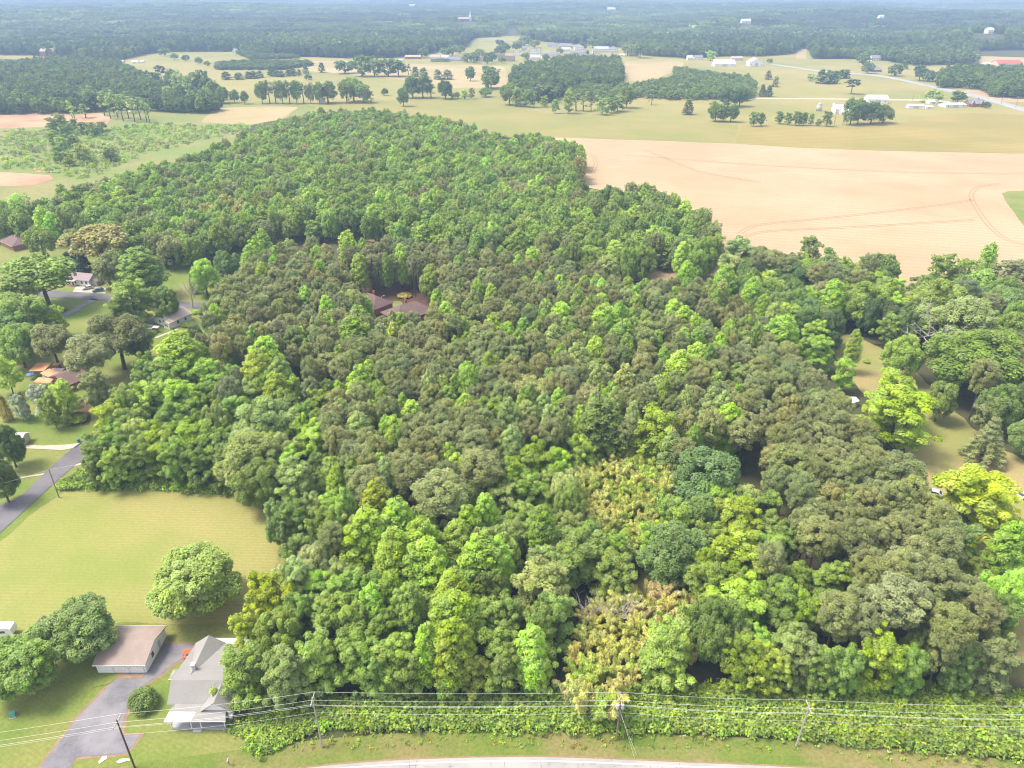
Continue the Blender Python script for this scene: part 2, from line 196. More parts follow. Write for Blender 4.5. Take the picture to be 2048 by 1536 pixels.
('L',-349.5,589.4,14.2,10.9,'grn'),('L',-352.2,609.5,12.4,9.6,'mid'),('L',-381.7,682.8,10.2,11.6,'mid'),('L',-371.6,677.8,11,12.4,'mid'),
('L',-372.9,698.4,8.7,10.9,'mid'),('L',-335.8,559.7,12.2,9.7,'grn'),('L',-323.6,549.3,10.7,9.5,'grn'),('L',-318.7,559.7,13.7,12.7,'grn'),
('L',-306.4,570.6,13.2,13.6,'pale'),('L',-302,566.9,12.4,12.8,'pale'),('L',-364.3,672.8,8.4,9.7,'mid'),('L',-397.9,698.4,10.4,9.1,'grn'),
('O',-194.6,1531,19.1,24.8,'dark'),('O',-163.1,1485.8,16.9,20.4,'dark'),('O',-113.5,1531,17.4,21,'mid'),('O',-78,1402.7,14.4,19.3,'mid'),
('O',-65.8,1383.3,15.8,19,'dark'),('O',-41.8,1364.4,17.2,15.4,'dark'),('O',-34.2,1402.7,16,15.8,'dark'),('O',-22.9,1531,17.4,22.9,'dark'),
('O',-14.2,1629.8,16.6,22.3,'dark'),('O',9.3,1656.4,16.8,20.6,'dark'),('O',25.6,1464.2,11.7,18.3,'grn'),('O',27.9,1803.3,20.2,29,'mid'),
('O',49.7,1741.6,17.6,21.6,'mid'),('O',99.4,1869.3,20.9,30.1,'dark'),('O',134.1,1869.3,23,32.4,'dark'),('O',147.4,1683.9,15.2,18.8,'dark'),
('O',94.3,1578.9,10.7,15.7,'brn'),('O',146.2,1554.6,8.8,5.8,'dark'),('O',173.9,1741.6,19.6,25.9,'mid'),('O',198.7,1772,21.9,28.5,'mid'),
('O',220.3,1531,22.5,24.8,'mid'),('O',237.2,1485.8,25.3,27.8,'dark'),('O',-59.3,1485.8,15.2,22.2,'mid'),('O',-102.2,1578.9,17.9,23.6,'mid'),
('O',-127.8,1531,13.9,21,'mid'),('O',-17.3,1383.3,9.5,13.8,'mid'),('O',60.4,1422.6,11.4,12.4,'dark'),('O',83.6,1422.6,9.8,10.7,'dark'),
('O',-171.4,1683.9,15.2,23,'mid'),('O',-26.8,1803.3,14.2,20.1,'dark'),('C',-141.7,1407.6,5.6,3.5,'mid','leftmost of twelve tiny clipped conifers before the white ranch house'),('C',-138.5,1403.7,5.6,3.5,'mid','second from left of twelve tiny clipped conifers before the white ranch house'),
('C',-136,1407.6,5.6,3.5,'mid','third from left of twelve tiny clipped conifers before the white ranch house'),('C',-132.9,1403.7,5.6,3.5,'mid','fourth from left of twelve tiny clipped conifers before the white ranch house'),('C',-130.4,1407.6,5.6,3.5,'mid','fifth from left of twelve tiny clipped conifers before the white ranch house'),('C',-127.2,1403.7,5.6,3.5,'mid','sixth from left of twelve tiny clipped conifers before the white ranch house'),
('C',-124.8,1407.6,5.6,3.5,'mid','seventh from left of twelve tiny clipped conifers before the white ranch house'),('C',-121.6,1403.7,5.6,3.5,'mid','eighth from left of twelve tiny clipped conifers before the white ranch house'),('C',-119.1,1407.6,5.6,3.5,'mid','ninth from left of twelve tiny clipped conifers before the white ranch house'),('C',-116,1403.7,5.6,3.5,'mid','tenth from left of twelve tiny clipped conifers before the white ranch house'),
('C',-113.5,1407.6,5.6,3.5,'mid','eleventh from left of twelve tiny clipped conifers before the white ranch house'),('C',-110.4,1403.7,5.6,3.5,'mid','rightmost of twelve tiny clipped conifers before the white ranch house')]
FILL = [
('pl',[(-107.1,223.3),(-108,259.7),(-108.8,302.5),(-84.9,314.8),(-63.6,273.2),(-56.7,252.2),(-57.6,233.8),(-40.4,222.1),(-26.2,229.5),(-4.3,242.7),(-3.8,209.9),(-21.1,189.7),(-47.4,189.7),(-66.7,208.1),(-95,208.1)],4.8,{'P':0.96,'T':0.04},{'P':['brn','olive','olive','gry'],'T':['lime']}),
('pb',[(-73.9,314.8),(-59.1,319.2),(-27,308.5),(3.4,300.5),(35,277.7),(39.3,249.3),(-4.1,233.8),(-21.2,243.6),(-29.9,257.2),(-36,283.6),(-62.4,286)],4.8,{'P':0.84,'T':0.16},{'P':['brn','olive','brn'],'T':['lime','grn']}),
('cm',[(-56,225.3),(-4.4,252.2),(34.5,273.2),(73.8,273.2),(87.3,233.8),(66.7,189.7),(53.9,162.1),(44.2,152.7),(28,152.7),(15.6,169.7),(6.9,152.7),(-3,157.3),(-18.4,132.5),(-37.7,140.1),(-50.9,167.1),(-62,189.7)],4.9,{'P':0.62,'T':0.29,'O':0.09},{'P':['olive','gry','brn','olive'],'T':['lime','grn','pale'],'O':['mid','pale','grn']}),
('pr',[(66.1,247.4),(86.4,225.3),(88.9,186.6),(93.2,146.2),(93.3,125.5),(87.2,97),(78.7,85.9),(64.8,94.7),(62.8,115.9),(61.2,136.2),(59.8,159.7),(58.6,180.7)],5.1,{'P':0.97,'L':0.03},{'P':['gry','olive','gry','olive'],'L':['lime']}),
('lw',[(-110.3,161.1),(-114.1,184.9),(-107.5,202.1),(-94.8,205.6),(-64,195.6),(-52.4,171.1),(-40.1,163.5),(-42.1,147.7),(-55.8,148.8),(-58.6,147.7),(-77.5,150.9),(-90.9,153.1),(-105.9,155.3)],5.4,{'L':0.8,'O':0.15,'P':0.05},{'L':['grn','lime','mid','grn'],'O':['grn','pale'],'P':['brn']}),
('bl',[(-48,104.1),(-48.1,135),(-39,144.6),(-18.7,134),(-2.9,145.7),(14.5,152),(14.7,123.7),(10.3,106),(8.2,85.7),(-42.9,85.7),(-47.4,91.5)],5.6,{'L':0.66,'T':0.18,'O':0.16},{'L':['grn','mid','grn','pale'],'T':['lime','yel','grn'],'O':['mid','pale','grn']}),
('br',[(37.2,108.7),(33.8,122.1),(56.5,141.6),(62.4,137.8),(65.3,120.5),(66.7,103.4),(66.8,94.9),(83.6,89.3),(82.9,85.2),(34.6,82.2)],5.6,{'L':0.75,'O':0.15,'P':0.1},{'L':['grn','mid','yel','pale','grn'],'O':['mid','blu'],'P':['gry']}),
('bc',[(12.7,163.5),(46.4,161.1),(56.5,141.6),(33,123.7),(12.3,120.5),(-2.8,137.8)],5.6,{'L':0.7,'O':0.3},{'L':['grn','mid','lime'],'O':['mid','blu']}),
('rb',[(94.5,322.9),(130.9,322.9),(169.1,314.4),(151.8,270),(168.5,284),(180.8,296),(222.8,299.2),(134.9,158.8),(122,154.2),(120.8,176.4),(123.2,192.4),(123.6,216.3),(114.7,230.9),(99.1,252.3),(91.4,278.3)],6.6,{'O':0.45,'L':0.4,'P':0.15},{'O':['mid','grn','dark','blu'],'L':['grn','mid','lime','pale'],'P':['brn']}),
('re',[(95,128.7),(113.9,127),(96.9,99.6),(91.3,99.6),(92.7,108.7)],6.5,{'L':0.6,'O':0.4},{'L':['grn','mid'],'O':['mid','grn']}),
('mw',[(-281.4,388.9),(-252.8,404.1),(-249.3,440.5),(-231,480),(-212.2,533.8),(-209.6,590.7),(-198,659.7),(-175,728.6),(-122,718.8),(-63.9,688.1),(-9.1,581.9),(25.6,595.2),(51.2,541.3),(43.6,483.1),(33.1,440.5),(49.9,420.4),(79.2,426.5),(98.1,382.7),(98.3,337),(91,319.8),(79.3,301.4),(47.8,300.7),(20.9,310.4),(-5.5,326.7),(-69.8,357.7),(-96.1,365.1),(-123.9,357.7),(-130.8,348.8),(-150.4,319.8),(-179.3,329),(-215.4,354.1),(-241.2,365.1),(-266.2,365.1)],6.9,{'O':0.62,'T':0.14,'L':0.24},{'O':['mid','grn','lime3','grn2','mid','olive'],'T':['lime3','lime','grn'],'L':['grn','lime3','grn2']})]
FAR_WOODS = {
'left_wood':[(-800.6,1177.5),(-785.6,1305.1),(-743,1363.8),(-634.2,1286.5),(-540,1140.1),(-431.6,982.7),(-359.7,906.7),(-306.7,821.1),(-319.2,798.3),(-410.1,829),(-449,802),(-549.8,791)],
'town_wood':[(-0.7,1040.4),(4.5,1201),(44.1,1259.7),(71.6,1333.8),(125.9,1384.6),(178.5,1324.1),(158.3,1140.1),(138,1010.8),(80.5,1010.8),(42.8,883.8),(9.2,906.7)],
'scrub_wood':[(55,1011),(94.5,1102.6),(127.8,1089.5),(148.7,994.4),(168.2,1039.9),(223,1102.6),(255.7,1252.4),(270.5,1211.4),(291.8,1173),(330.7,1102.6),(314.2,1011),(272,886.8),(240.8,909.2),(187.8,904.7),(150.4,923.3),(122.1,886.8),(67.2,909.2)],
'right_wood':[(613,1140.1),(665.9,1185.2),(713.6,1217.3),(709,1169.8),(777.4,1185.2),(608.9,916.2),(567.9,925.8),(597.9,1010.8),(552.7,1022.4)],
'hedge_one':[(-500.5,1348.4),(-436.5,1387.8),(-347.5,1377.7),(-331.6,1329.5),(-366,1258.8),(-468.6,1258.8)],
'hedge_two':[(-548.9,1596.1),(-452.5,1570),(-389,1473.5),(-470.3,1440.2)]}
FOREST_EDGE = [(-1300.8,1578.9),(-900.4,1531),(-752.9,1464.2),(-701.3,1422.6),(-711.3,1578.9),(-703,1629.8),(-551,1629.8),(-480.7,1531),(-298.1,1474.9),(-216.9,1485.8),(-161.1,1578.9),(-102.4,1756.7),(-98.3,2016.5),(47.3,2016.5),(79.1,1940.2),(244.1,1741.6),(253.7,1531),(325.3,1464.2),(393.9,1519.5),(469.6,1519.5),(542.2,1566.7),(604.9,1698),(622.8,1698),(549.2,1464.2),(617.7,1464.2),(658.7,1432.8),(670.8,1328.1),(790.8,1364.4),(888,1531),(929.9,1629.8),(1029.1,1629.8),(889.4,1392.9),(1155.1,1392.9)]
FIELDS = {
'lawn':[(-336.3,378.9),(-238.6,378.9),(-221.1,386.1),(-183.2,378.9),(-150.3,353.7),(-138.3,378.9),(-125.4,353.7),(-115.8,287.2),(-113.3,256.6),(-116.1,239),(-122.2,216),(-121.7,184.6),(-116.8,166.5),(-97.5,163),(-61.6,159.5),(-50.1,135.5),(-43.5,109.1),(-38.8,77.8),(-38.4,70.6),(-109.1,70.6),(-177,132)],
'mown_field':[(-167.7,132),(-120.2,134.1),(-119.4,144.8),(-115.6,155.1),(-101.2,156.4),(-80.7,154),(-61.1,150.9),(-54.9,135.5),(-52.8,122.1),(-52.3,111.2),(-65,109.1),(-80.8,110.1),(-97.9,107.5),(-121.6,103.9),(-147.6,105.2)],
'clearing':[(115.5,251.1),(127.5,252.9),(137,232.9),(137.4,212.5),(136.7,184.6),(139.3,173.9),(141.7,166.5),(159.4,155.1),(119.1,100.2),(93.2,99),(98.7,110.5),(105.5,139.1),(106.9,159.5),(111,173.9),(114.2,190.3),(113,209.1)],
'wheat_field':[(24.5,667.9),(117.9,651.2),(190.4,635.2),(234.5,617.9),(294.1,605.4),(494.7,585.6),(243.4,256.6),(163.8,281.7),(161.9,295.7),(125.4,301.7),(88.4,301.7),(48.2,311),(-5.8,338.4),(-46.7,361.7),(-83.8,370.1),(-123,380.7),(-156.8,378.9),(-166.9,407.3),(-143.2,412.4),(-111,420.8),(-80.1,409.3),(-6.3,378.9),(43.8,353.7),(78.6,353.7),(94,378.9),(97.2,407.3),(84.9,451.5),(56.8,476.8),(12.5,520),(14.5,609.5)],
'green_wedge':[(312.1,474.2),(416.8,483.6),(317.6,353.7),(273.5,378.9)],
'hay_meadow':[(-197.1,895.2),(-112.7,907.9),(-13.8,899.4),(38.9,793.8),(126.2,761.5),(216.7,731.6),(185.1,637.5),(118.2,653.5),(54.7,663),(24.8,677.8),(-10.3,658.2),(-72.1,774.2),(-138.5,814.5),(-203.1,821.5)],
'gold_meadow':[(218.6,731.6),(267.8,714.6),(364,731.6),(459.7,814.5),(629.2,761.5),(494.7,585.6),(295,607.4),(235.2,620),(185.9,637.5)],
'pasture':[(-705.1,1402.7),(-1167.4,1531),(-1583.5,2098.8),(1650.8,2098.8),(494.7,585.6),(293.2,603.3),(233.7,615.7),(189.2,630.8),(116.7,644.3),(54.2,655.9),(24.6,672.8),(-10.3,653.5),(-71.5,767.8),(-137.4,807.5),(-201.5,814.5),(-294.9,843.5),(-540.6,1185.1)],
'tan_field':[(-412.4,1422.6),(-288,1422.6),(-148.6,1364.4),(-10,1328.1),(-5.9,1023.8),(-80.6,1023.8),(-167.1,1130.6),(-241.9,1185.1),(-335.8,1260.7)],
'tan_strip':[(200.9,1422.6),(303.4,1402.7),(266.1,1260.7),(182.9,1086.6),(156.1,1117.7)],
'far_tan_field':[(922.7,1616.8),(1021.2,1616.8),(1121.6,1531),(966.4,1310.6),(795.1,1364.4)],
'straw_field':[(566,1002.6),(749.6,1002.6),(665.2,882.7),(556.9,891)],
'town_green':[(-223,1464.2),(-161.1,1578.9),(-92.2,1772),(248.2,1772),(250.1,1508.1),(198.2,1402.7),(-10.1,1346),(-150.6,1383.3)],
'church_green':[(-96.5,1977.6),(46.4,1977.6),(40.1,2098.8),(23,2336.3),(-6.1,2505.6),(-20.1,2336.3),(-31.7,2142.5),(-95.7,2098.8)],
'small_clearing':[(609.8,1712.3),(626.8,1712.3),(537.3,1464.2),(517.2,1464.2)],
'rough_field':[(-723.8,886.9),(-490.1,874.6),(-399.2,858.8),(-335.8,866.7),(-260.2,874.6),(-211.7,858.8),(-215.6,787.2),(-249,731.6),(-226.8,609.5),(-245.1,527.8),(-262.6,483.6),(-271.5,439.7),(-365.9,417.6)],
'tan_rough':[(-322.1,843.5),(-276.7,855),(-231.8,851.1),(-228.8,761.5),(-249,731.6),(-302,746.3)],
'bare_soil':[(-574.7,807.5),(-510,821.5),(-465.4,807.5),(-431,761.5),(-417,725.9),(-457.6,714.6),(-509.7,709.1)],
'soil_patch':[(-453,793.8),(-429,807.5),(-400,774.2),(-387.2,737.4),(-401.8,714.6),(-420,731.6)],
'soil_track':[(-389.9,527.8),(-354.6,527.8),(-322,520),(-311.8,507.8),(-317.3,487.7),(-361.5,484.9)],
'soil_spot':[(-347.7,544.2),(-330.8,535.9),(-323.3,526.2),(-337.8,529.4)],
'pine_litter':[(-73.3,304.8),(-59,311),(-42.6,304.8),(-26.3,292.8),(-22.4,266.2),(-31.8,243.2),(-44.6,243.2),(-63.7,266.2)],
'yard_green':[(-52.8,284.9),(-46.7,286),(-43.5,280.6),(-47.3,275.3),(-51.2,277.4)],
'tree_mulch':[(-94.4,101.4),(-92.1,102.7),(-89.9,100.5),(-91.9,97.3),(-93,96.7)],
'red_soil':[(-143.2,202.5),(-136.8,202.5),(-130.5,197.8),(-126,187.4),(-128,186.8),(-131.9,194.4),(-139.1,197.8)]}
ROADS = {
'left_road':([(-121.5,188.8),(-122.9,179.1),(-124.5,176),(-125.6,164.8),(-125.9,154),(-126.6,150.9),(-128.8,136.4),(-132.7,119.1)],[(-114.7,182.4),(-117.9,172.6),(-118.6,170.1),(-119.9,163.7),(-121.4,150.1),(-122.5,137.8),(-123.7,128.6),(-126.4,110.5)]),
'side_street':([(-126.8,151.3),(-129.3,148.8),(-134.8,141.9)],[(-126.2,143.9),(-127.5,140),(-132.3,134.6)]),
'upper_road':([(-208.9,299.9),(-191,296.3),(-181.6,295.2),(-169.8,291.7),(-147.2,287.2),(-136.9,284.9),(-127.3,284.4),(-113.6,280.6)],[(-204.2,291.7),(-187,288.8),(-177.8,287.7),(-169.4,285.5),(-144,279.5),(-134.3,278.4),(-124.8,277.4),(-110.9,272.2)]),
'far_road':([(564.9,740.3),(555.2,843.5),(565.2,925.5),(563.9,1013.1),(559.2,1068.8),(556.1,1150.4),(543.9,1206.8),(511.9,1221.8),(484.9,1252.7),(443.6,1373.8)],[(543,709.1),(535.2,810.9),(547.9,895.2),(547.7,982.2),(545.1,1040.2),(544,1124.1),(534.6,1185.1),(503,1199.5),(476.3,1229.4),(437.8,1355.1)]),
'upper_drive':([(-176.7,288.8),(-178.3,282.7),(-178.5,275.3),(-179.6,269.1)],[(-173.1,287.2),(-175,281.1),(-175.4,273.2),(-177.8,267.1)]),
'farm_lane':([(239.5,923.3),(339.8,923.3),(487.7,912.3),(502,895.2)],[(237.4,914.5),(336.8,914.5),(481.2,899.4),(495.5,882.7)]),
'gravel_drive':([(-123.2,177.5),(-127.7,176.5),(-133.8,176),(-140.5,176.5)],[(-124,174.9),(-126.9,173.6),(-132.8,174.2),(-139.5,174.7)])}
DRIVEWAY = [(-74.4,96.9),(-75.5,93.7),(-77.6,88),(-78.4,82),(-79.2,77.4),(-78.6,75.7),(-73.7,75.7),(-74.2,79.8),(-65.6,80.4),(-64.9,84.1),(-68.5,83.9),(-69.2,86.9),(-69.9,91.1),(-69.1,94.2),(-66.8,96.5),(-65.5,99),(-63.4,101.2),(-62.7,103.9),(-69.2,104.4),(-69.3,97.7)]
POLES = [(-63.11,77.77,12.12),(-32.58,81.55,12.57),(18.06,82.98,10.77),(48.92,81.83,10.25),(-116.06,151.93,8.85),(304.89,728.71,14.33),(312.94,728.71,12.55),(570.37,1092.7,9.6),(568.08,1105.05,8.41),(548.46,874.64,12.59),(548.25,847.32,11.24),(465.17,907.94,7.61),(298.67,943.7,11.23)]
ROAD_EDGE = [(-103.3,68.3),(-58.9,73.9),(-35.5,77.7),(-27.3,78.7),(-12.7,79.5),(-3.7,79.7),(8.7,79.8),(19.6,79.1),(31.7,78.6),(41,78.2),(51.5,77.6),(72.2,75.7),(102,71.4)]
HOUSES = [
('house',-180.9,1464.2,29.2,9,2.6,1.8,'x','brick','tan','long low brick ranch house at the left end of the distant houses',''),
('shed',-196.9,1412.6,6.2,5,2.4,1.2,'x','white','white','tiny white shed left of the long brick ranch house',''),
('house',-139.7,1453.6,18.1,9,2.8,2.2,'x','white','tan','white ranch house behind the clipped conifer row',''),
('house',-121.6,1453.6,13.6,9,2.8,2.2,'x','white','lgrey','white house between the conifer row and a grey-roofed house',''),
('house',-98.9,1412.6,26.5,10,2.8,2.4,'x','white','grey','long white house with grey roof right of the conifer row',''),
('house',-55.6,1412.6,13.2,9,3,2.4,'y','tanw','tan','tan house alone in the gap of trees left of the village',''),
('house',-20.1,1464.2,13.7,9,3,2.6,'x','tanw','brown','tan brown-roofed house beside the larger brown house',''),
('house',-4.4,1412.6,19.4,10,3,2.8,'x','tanw','brown','larger brown-roofed house at the lower left of the village',''),
('house',8.6,1531,14.3,9,5,3,'y','white','grey','tall white gabled house above the brown-roofed houses',''),
('house',25.9,1670.1,12.4,9,3,2.5,'x','white','grey','small white house behind the tall gabled one',''),
('house',41,1566.7,16.6,9,5,3,'y','white','grey','white two-storey house in the left middle of the village',''),
('house',53.5,1591.3,9.9,9,4.5,3,'y','white','grey','narrow white gabled house in the middle of the village',''),
('house',41.5,1443.1,18,9,3.2,2.6,'x','white','lgrey','white house at the front edge of the village above the wood',''),
('house',62.6,1474.9,16.6,9,3.2,2.6,'x','white','grey','grey-roofed house at the front edge of the village',''),
('house',88.2,1756.7,21.8,9,3.2,3,'x','white','grey','white house at the back of the village left of the wide grey roof',''),
('house',116.6,1741.6,28.1,10,3,3,'x','tanw','grey','house with the wide grey roof at the back of the village',''),
('house',109.2,1643,20.4,9,3,2.4,'x','white','lgrey','long low white house below the wide grey roof',''),
('house',81.4,1519.5,18.9,9,3,2.4,'x','white','grey','low grey-roofed house above the front wood',''),
('house',139,1670.1,18.7,10,5.5,3,'y','white','grey','bright tall white gabled house in the right half of the village',''),
('house',119.2,1531,14.3,9,3.5,2.6,'x','white','grey','small grey-roofed house below the bright tall gabled one',''),
('house',139.4,1566.7,18.5,9,3,2.4,'x','white','grey','low white house right of centre in the village',''),
('house',164.3,1591.3,9.9,9,3.5,2.6,'y','white','grey','narrow white house left of the long twin-gabled one',''),
('house',179.9,1616.8,28.1,10,4.5,3,'x','white','lgrey','long white house near the right end of the village',''),
('house',204,1616.8,18.1,9,5,3,'y','white','grey','last white gabled house at the right end of the village',''),
('shed',208.3,1519.5,10.4,6,2.5,1.6,'x','white','white','white shed right of the village beside the big trees',''),
('house',230.1,1519.5,17,9,3,2.6,'x','brick','tan','brick house under big trees right of the village',''),
('house',73.4,2016.5,11.2,9,4,3,'y','white','grey','lone small white house far behind the village',''),
('house',320.8,1443.1,9.9,8,3,2.4,'x','white','lgrey','small white house left of the lime tree by the barns',''),
('house',336.1,1443.1,15.3,9,3,2.4,'x','white','grey','white grey-roofed house right beside the lime tree by the barns',''),
('barn',351.5,1319.3,34.7,16,4,5.5,'x','white','white','wide white metal barn, left one of the pair by the forest edge',''),
('barn',403.6,1319.3,23.2,18,6.5,5.5,'y','white','white','tall white gabled barn, right one of the pair by the forest edge',''),
('barn',402.7,1432.8,19.7,12,3.5,3,'x','tanw','tan','tan-roofed barn between and behind the two white barns',''),
('house',646.2,1422.6,16,10,3.5,3,'x','white','grey','grey-roofed white house at the wood edge beyond the road',''),
('house',562.9,1229.4,17,10,3,3,'x','brick','grey','house half hidden between dark trees along the far road',''),
('house',576.4,1045.8,18.6,10,3,3.2,'x','brick','tan','brick house with tan roof beside the far road',''),
('house',594.5,1018.4,18.1,10,3,3,'x','white','lgrey','white long house right of the brick house on the far road',''),
('barn',828.9,1328.1,39.9,22,3.5,5,'x','tanw','red','large red-roofed farm building at the far right',''),
('shed',789.8,1328.1,15,8,3,1.5,'x','white','white','white open shed left of the red-roofed farm building',''),
('barn',412.3,878.7,22.5,14,4.5,3.5,'x','white','white','white-roofed barn rising behind the dark tree clump',''),
('shed',436.8,839.8,16.2,8,2.6,1.3,'x','white','lgrey','long open shed with grey roof near the gravel lane',''),
('shed',448.5,836.1,7.5,6,2.2,1.2,'x','white','white','low white shed right beside the long open shed',''),
('shed',472.8,874.6,10.1,8,2.6,2,'x','white','white','small white gabled shed below the round lime-green tree',''),
('barn',482.4,847.3,24,13,2.4,1.6,'x','white','lgrey','long low pale poultry shed left of the red brick house',''),
('house',507.4,851.1,16.4,10,3.4,4,'x','brick','grey','red brick house with steep grey roof and gables by the road','gables'),
('house',-887.2,1519.5,10.4,12,6.5,3,'x','brick','tan','left one of two square brick houses above the far left wood','up'),
('house',-871.1,1519.5,11.4,12,6.5,3,'x','brick','tan','right one of two square brick houses above the far left wood','up'),
('shed',-674,1373.8,12,8,3,2,'x','tanw','lgrey','tan shed at the wood corner in the far left pasture',''),
('shed',-648.2,1373.8,11.2,6,3,1,'x','white','white','white trailer-like shed in the far left pasture',''),
('shed',-640.4,1383.3,5.2,5,2.4,1,'x','white','white','smallest white shed right of the trailer-like one',''),
('house',-548.4,1591.3,7.9,9,4,3,'y','white','lgrey','white house against the forest edge beyond the cedar row',''),
('shed',-214.6,878.7,6.2,8,3,1.5,'x','white','white','white shed glimpsed between tall trunks beyond the rough field',''),
('house',-259.5,386.1,5.4,8,2.6,1.6,'x','tanw','tan','pale shed behind the brown-roofed house at the far left','')]
FAR_BUILDINGS = [(-524,4331,39,'long white building far away near the top of the picture'),(442,3665,36,'flat pale building far away right of the church'),(663,2324,26,'low white building in the forest above the two barns'),(1499,2896,16,'white house in the far forest at the upper right'),(1059,1808,13,'pale house in the forest above the far tan field'),(1196,2663,15,'small white house in the far forest left of the upper right one')]
CHURCH = (-136,2501)
TRACKS = [[(56.9,527.8),(61.8,552.7),(63.8,579.9),(61,599.3)],[(314.6,349.7),(252.7,361.7),(261.6,397.4),(273.4,428.4),(285,457.6),(298.6,479.5),(311.3,490.5),(324.5,493.3)],[(120.9,380.7),(126.9,392.6),(137,399.4),(167.5,407.3),(213.7,423),(264.3,442),(283.2,451.5)],[(113.6,363.4),(123,378.9),(135.8,386.1),(184,392.6),(260.2,407.3)],[(106.9,609.5),(132.8,527.8),(166.2,497.6)],[(88.2,589.4),(175.2,552.7),(274,527.8),(392.3,520)]]
BAMBOO_A = [(12.9,154.8),(23.4,162.7),(36.4,161.1),(44.8,153.7),(40,142.4),(37,133.1),(31.4,127),(23.8,124.6),(16.4,127.9),(12.6,138.5)]
BAMBOO_B = [(9.5,90.3),(11.9,98.2),(12.4,105.7),(17.1,112.5),(27.8,115.4),(37.3,111.1),(37.5,103.1),(35,98.2),(28.7,92.5),(22,90.3),(18.9,87.2),(14.9,82.2),(13.2,82.2),(11.9,87.2)]
KEEP_CLEAR = [[(-280.1,386.1),(-258.6,386.1),(-241.5,361.7),(-242.6,349.7),(-259.8,353.7)],[(117.7,243.2),(124.6,245.8),(130,232.9),(130,221.4),(135,214.2),(132.4,205.7),(130.8,187.4),(129.4,172.6),(124.7,163),(112.4,157.3),(110.1,160.7),(111.5,167.7),(119.3,179.1),(124.8,187.4),(129.2,202.5),(121.8,210.8),(117.5,216),(121.2,230.9)],[(-65.4,292.8),(-59.7,299.3),(-47.7,294),(-37.2,287.2),(-36.3,279),(-45.5,277.4),(-51.9,279.5),(-62.7,284.9)],[(51.3,325.6),(71.3,327),(87.3,320.8),(84.6,313.6),(69.2,315.6),(53.4,316.2)],[(172.2,311),(187.1,320.8),(176.2,298.7),(163.5,290)],[(-171.2,338.4),(-159.7,345.9),(-144.3,324.2),(-124.2,287.2),(-129.2,283.8),(-151.1,301.7)],[(-147.6,273.7),(-145.1,287.2),(-129.5,276.3),(-125.6,266.2),(-129.5,256.6),(-139,254.3)],[(-202.6,320.8),(-185.5,320.8),(-167,287.2),(-165.8,266.2),(-179.6,266.2)],[(-100.1,397.4),(-87.7,389.8),(-75,378.9),(-88.5,380.7)],[(107.8,159.1),(111.8,157.3),(109.7,154),(106.1,155.1)]]
DEAD_VIEW = [(158.6,283.8),(183.5,283.8),(161.9,243.2),(153,236.5),(148.9,239),(144,252)]
HOUSE_YARD = [(-67.3,290.5),(-56.1,292.8),(-41,290.5),(-29.9,284.9),(-24.9,273.7),(-31.8,243.2),(-44.6,243.2),(-63.7,266.2)]
BRUSH = [('roadside_brush',[(-47.2,88.5),(-34,85.9),(-19.8,85.4),(-2.1,85.3),(15.5,85.2),(33.1,84.9),(50.3,83.8),(62.6,82),(79.1,80.6),(87.5,80.3),(94.1,91.1),(81.5,93.3),(44.3,93.3),(7,91.7),(-29.6,90.6),(-46.2,91.1)],0.62,['lime','grn','yel','grn','mid'],0.8,1.8,'tangled green brush along the foot of the woods by the road'),
('roadside_weeds',[(-47.1,88),(-2.1,85.9),(32.9,83.9),(57.5,80.1),(84.6,75.7),(87.9,81.1),(49.4,81.1),(32.2,81.1),(-2.1,81.5),(-27.8,81.1),(-39.8,81.1)],1.5,['grn','lime','grn','gold'],0.22,0.5,'low weeds on the verge between brush and road'),
('corner_thicket',[(-46.3,86.9),(-45.6,89),(-39.9,88),(-35.5,84.9),(-40,82),(-42.9,80.1),(-44.8,82)],0.5,['lime','grn','grn'],0.8,1.5,'bright green thicket at the woods corner by the lawn'),
('field_edge_brush',[(-118.1,157.3),(-116.5,160.7),(-114.9,165.3),(-97,161.8),(-78.4,158.4),(-62.6,156.2),(-61.3,151.7),(-80.8,154.3),(-101,156),(-115.6,155.1)],0.75,['grn','lime','grn','mid'],0.8,1.7,'weedy strip between the mown field and the left woods'),
('porch_weeds',[(-50.6,86.4),(-49,88.5),(-47,84.9),(-49,84.4)],0.5,['grn','mid'],0.6,1,'weeds at the right end of the farmhouse porch'),
('rough_field_tufts',[(-466.2,698.4),(-397.9,698.4),(-344,731.6),(-218.9,725.9),(-254.4,665.4),(-286.7,599.3),(-289.8,504.8),(-345.1,535.9),(-366.6,535.9)],7,['grn','mid','lime'],1.2,3,'scattered tufts and saplings on the rough field')]
rng = np.random.default_rng(7)
rnd = random.Random(11)

# ------------------------------------------------------------------ helpers
def tag(o, label=None, cat=None, group=None, kind=None):
    if label: o['label'] = label
    if cat: o['category'] = cat
    if group: o['group'] = group
    if kind: o['kind'] = kind
    return o

def empty(name, loc, rz=0.0):
    o = bpy.data.objects.new(name, None)
    o.empty_display_size = 0.5
    o.location = loc
    o.rotation_euler = (0, 0, rz)
    COL.objects.link(o)
    return o

def mesh_object(name, mesh, parent=None):
    o = bpy.data.objects.new(name, mesh)
    COL.objects.link(o)
    if parent is not None: o.parent = parent
    return o

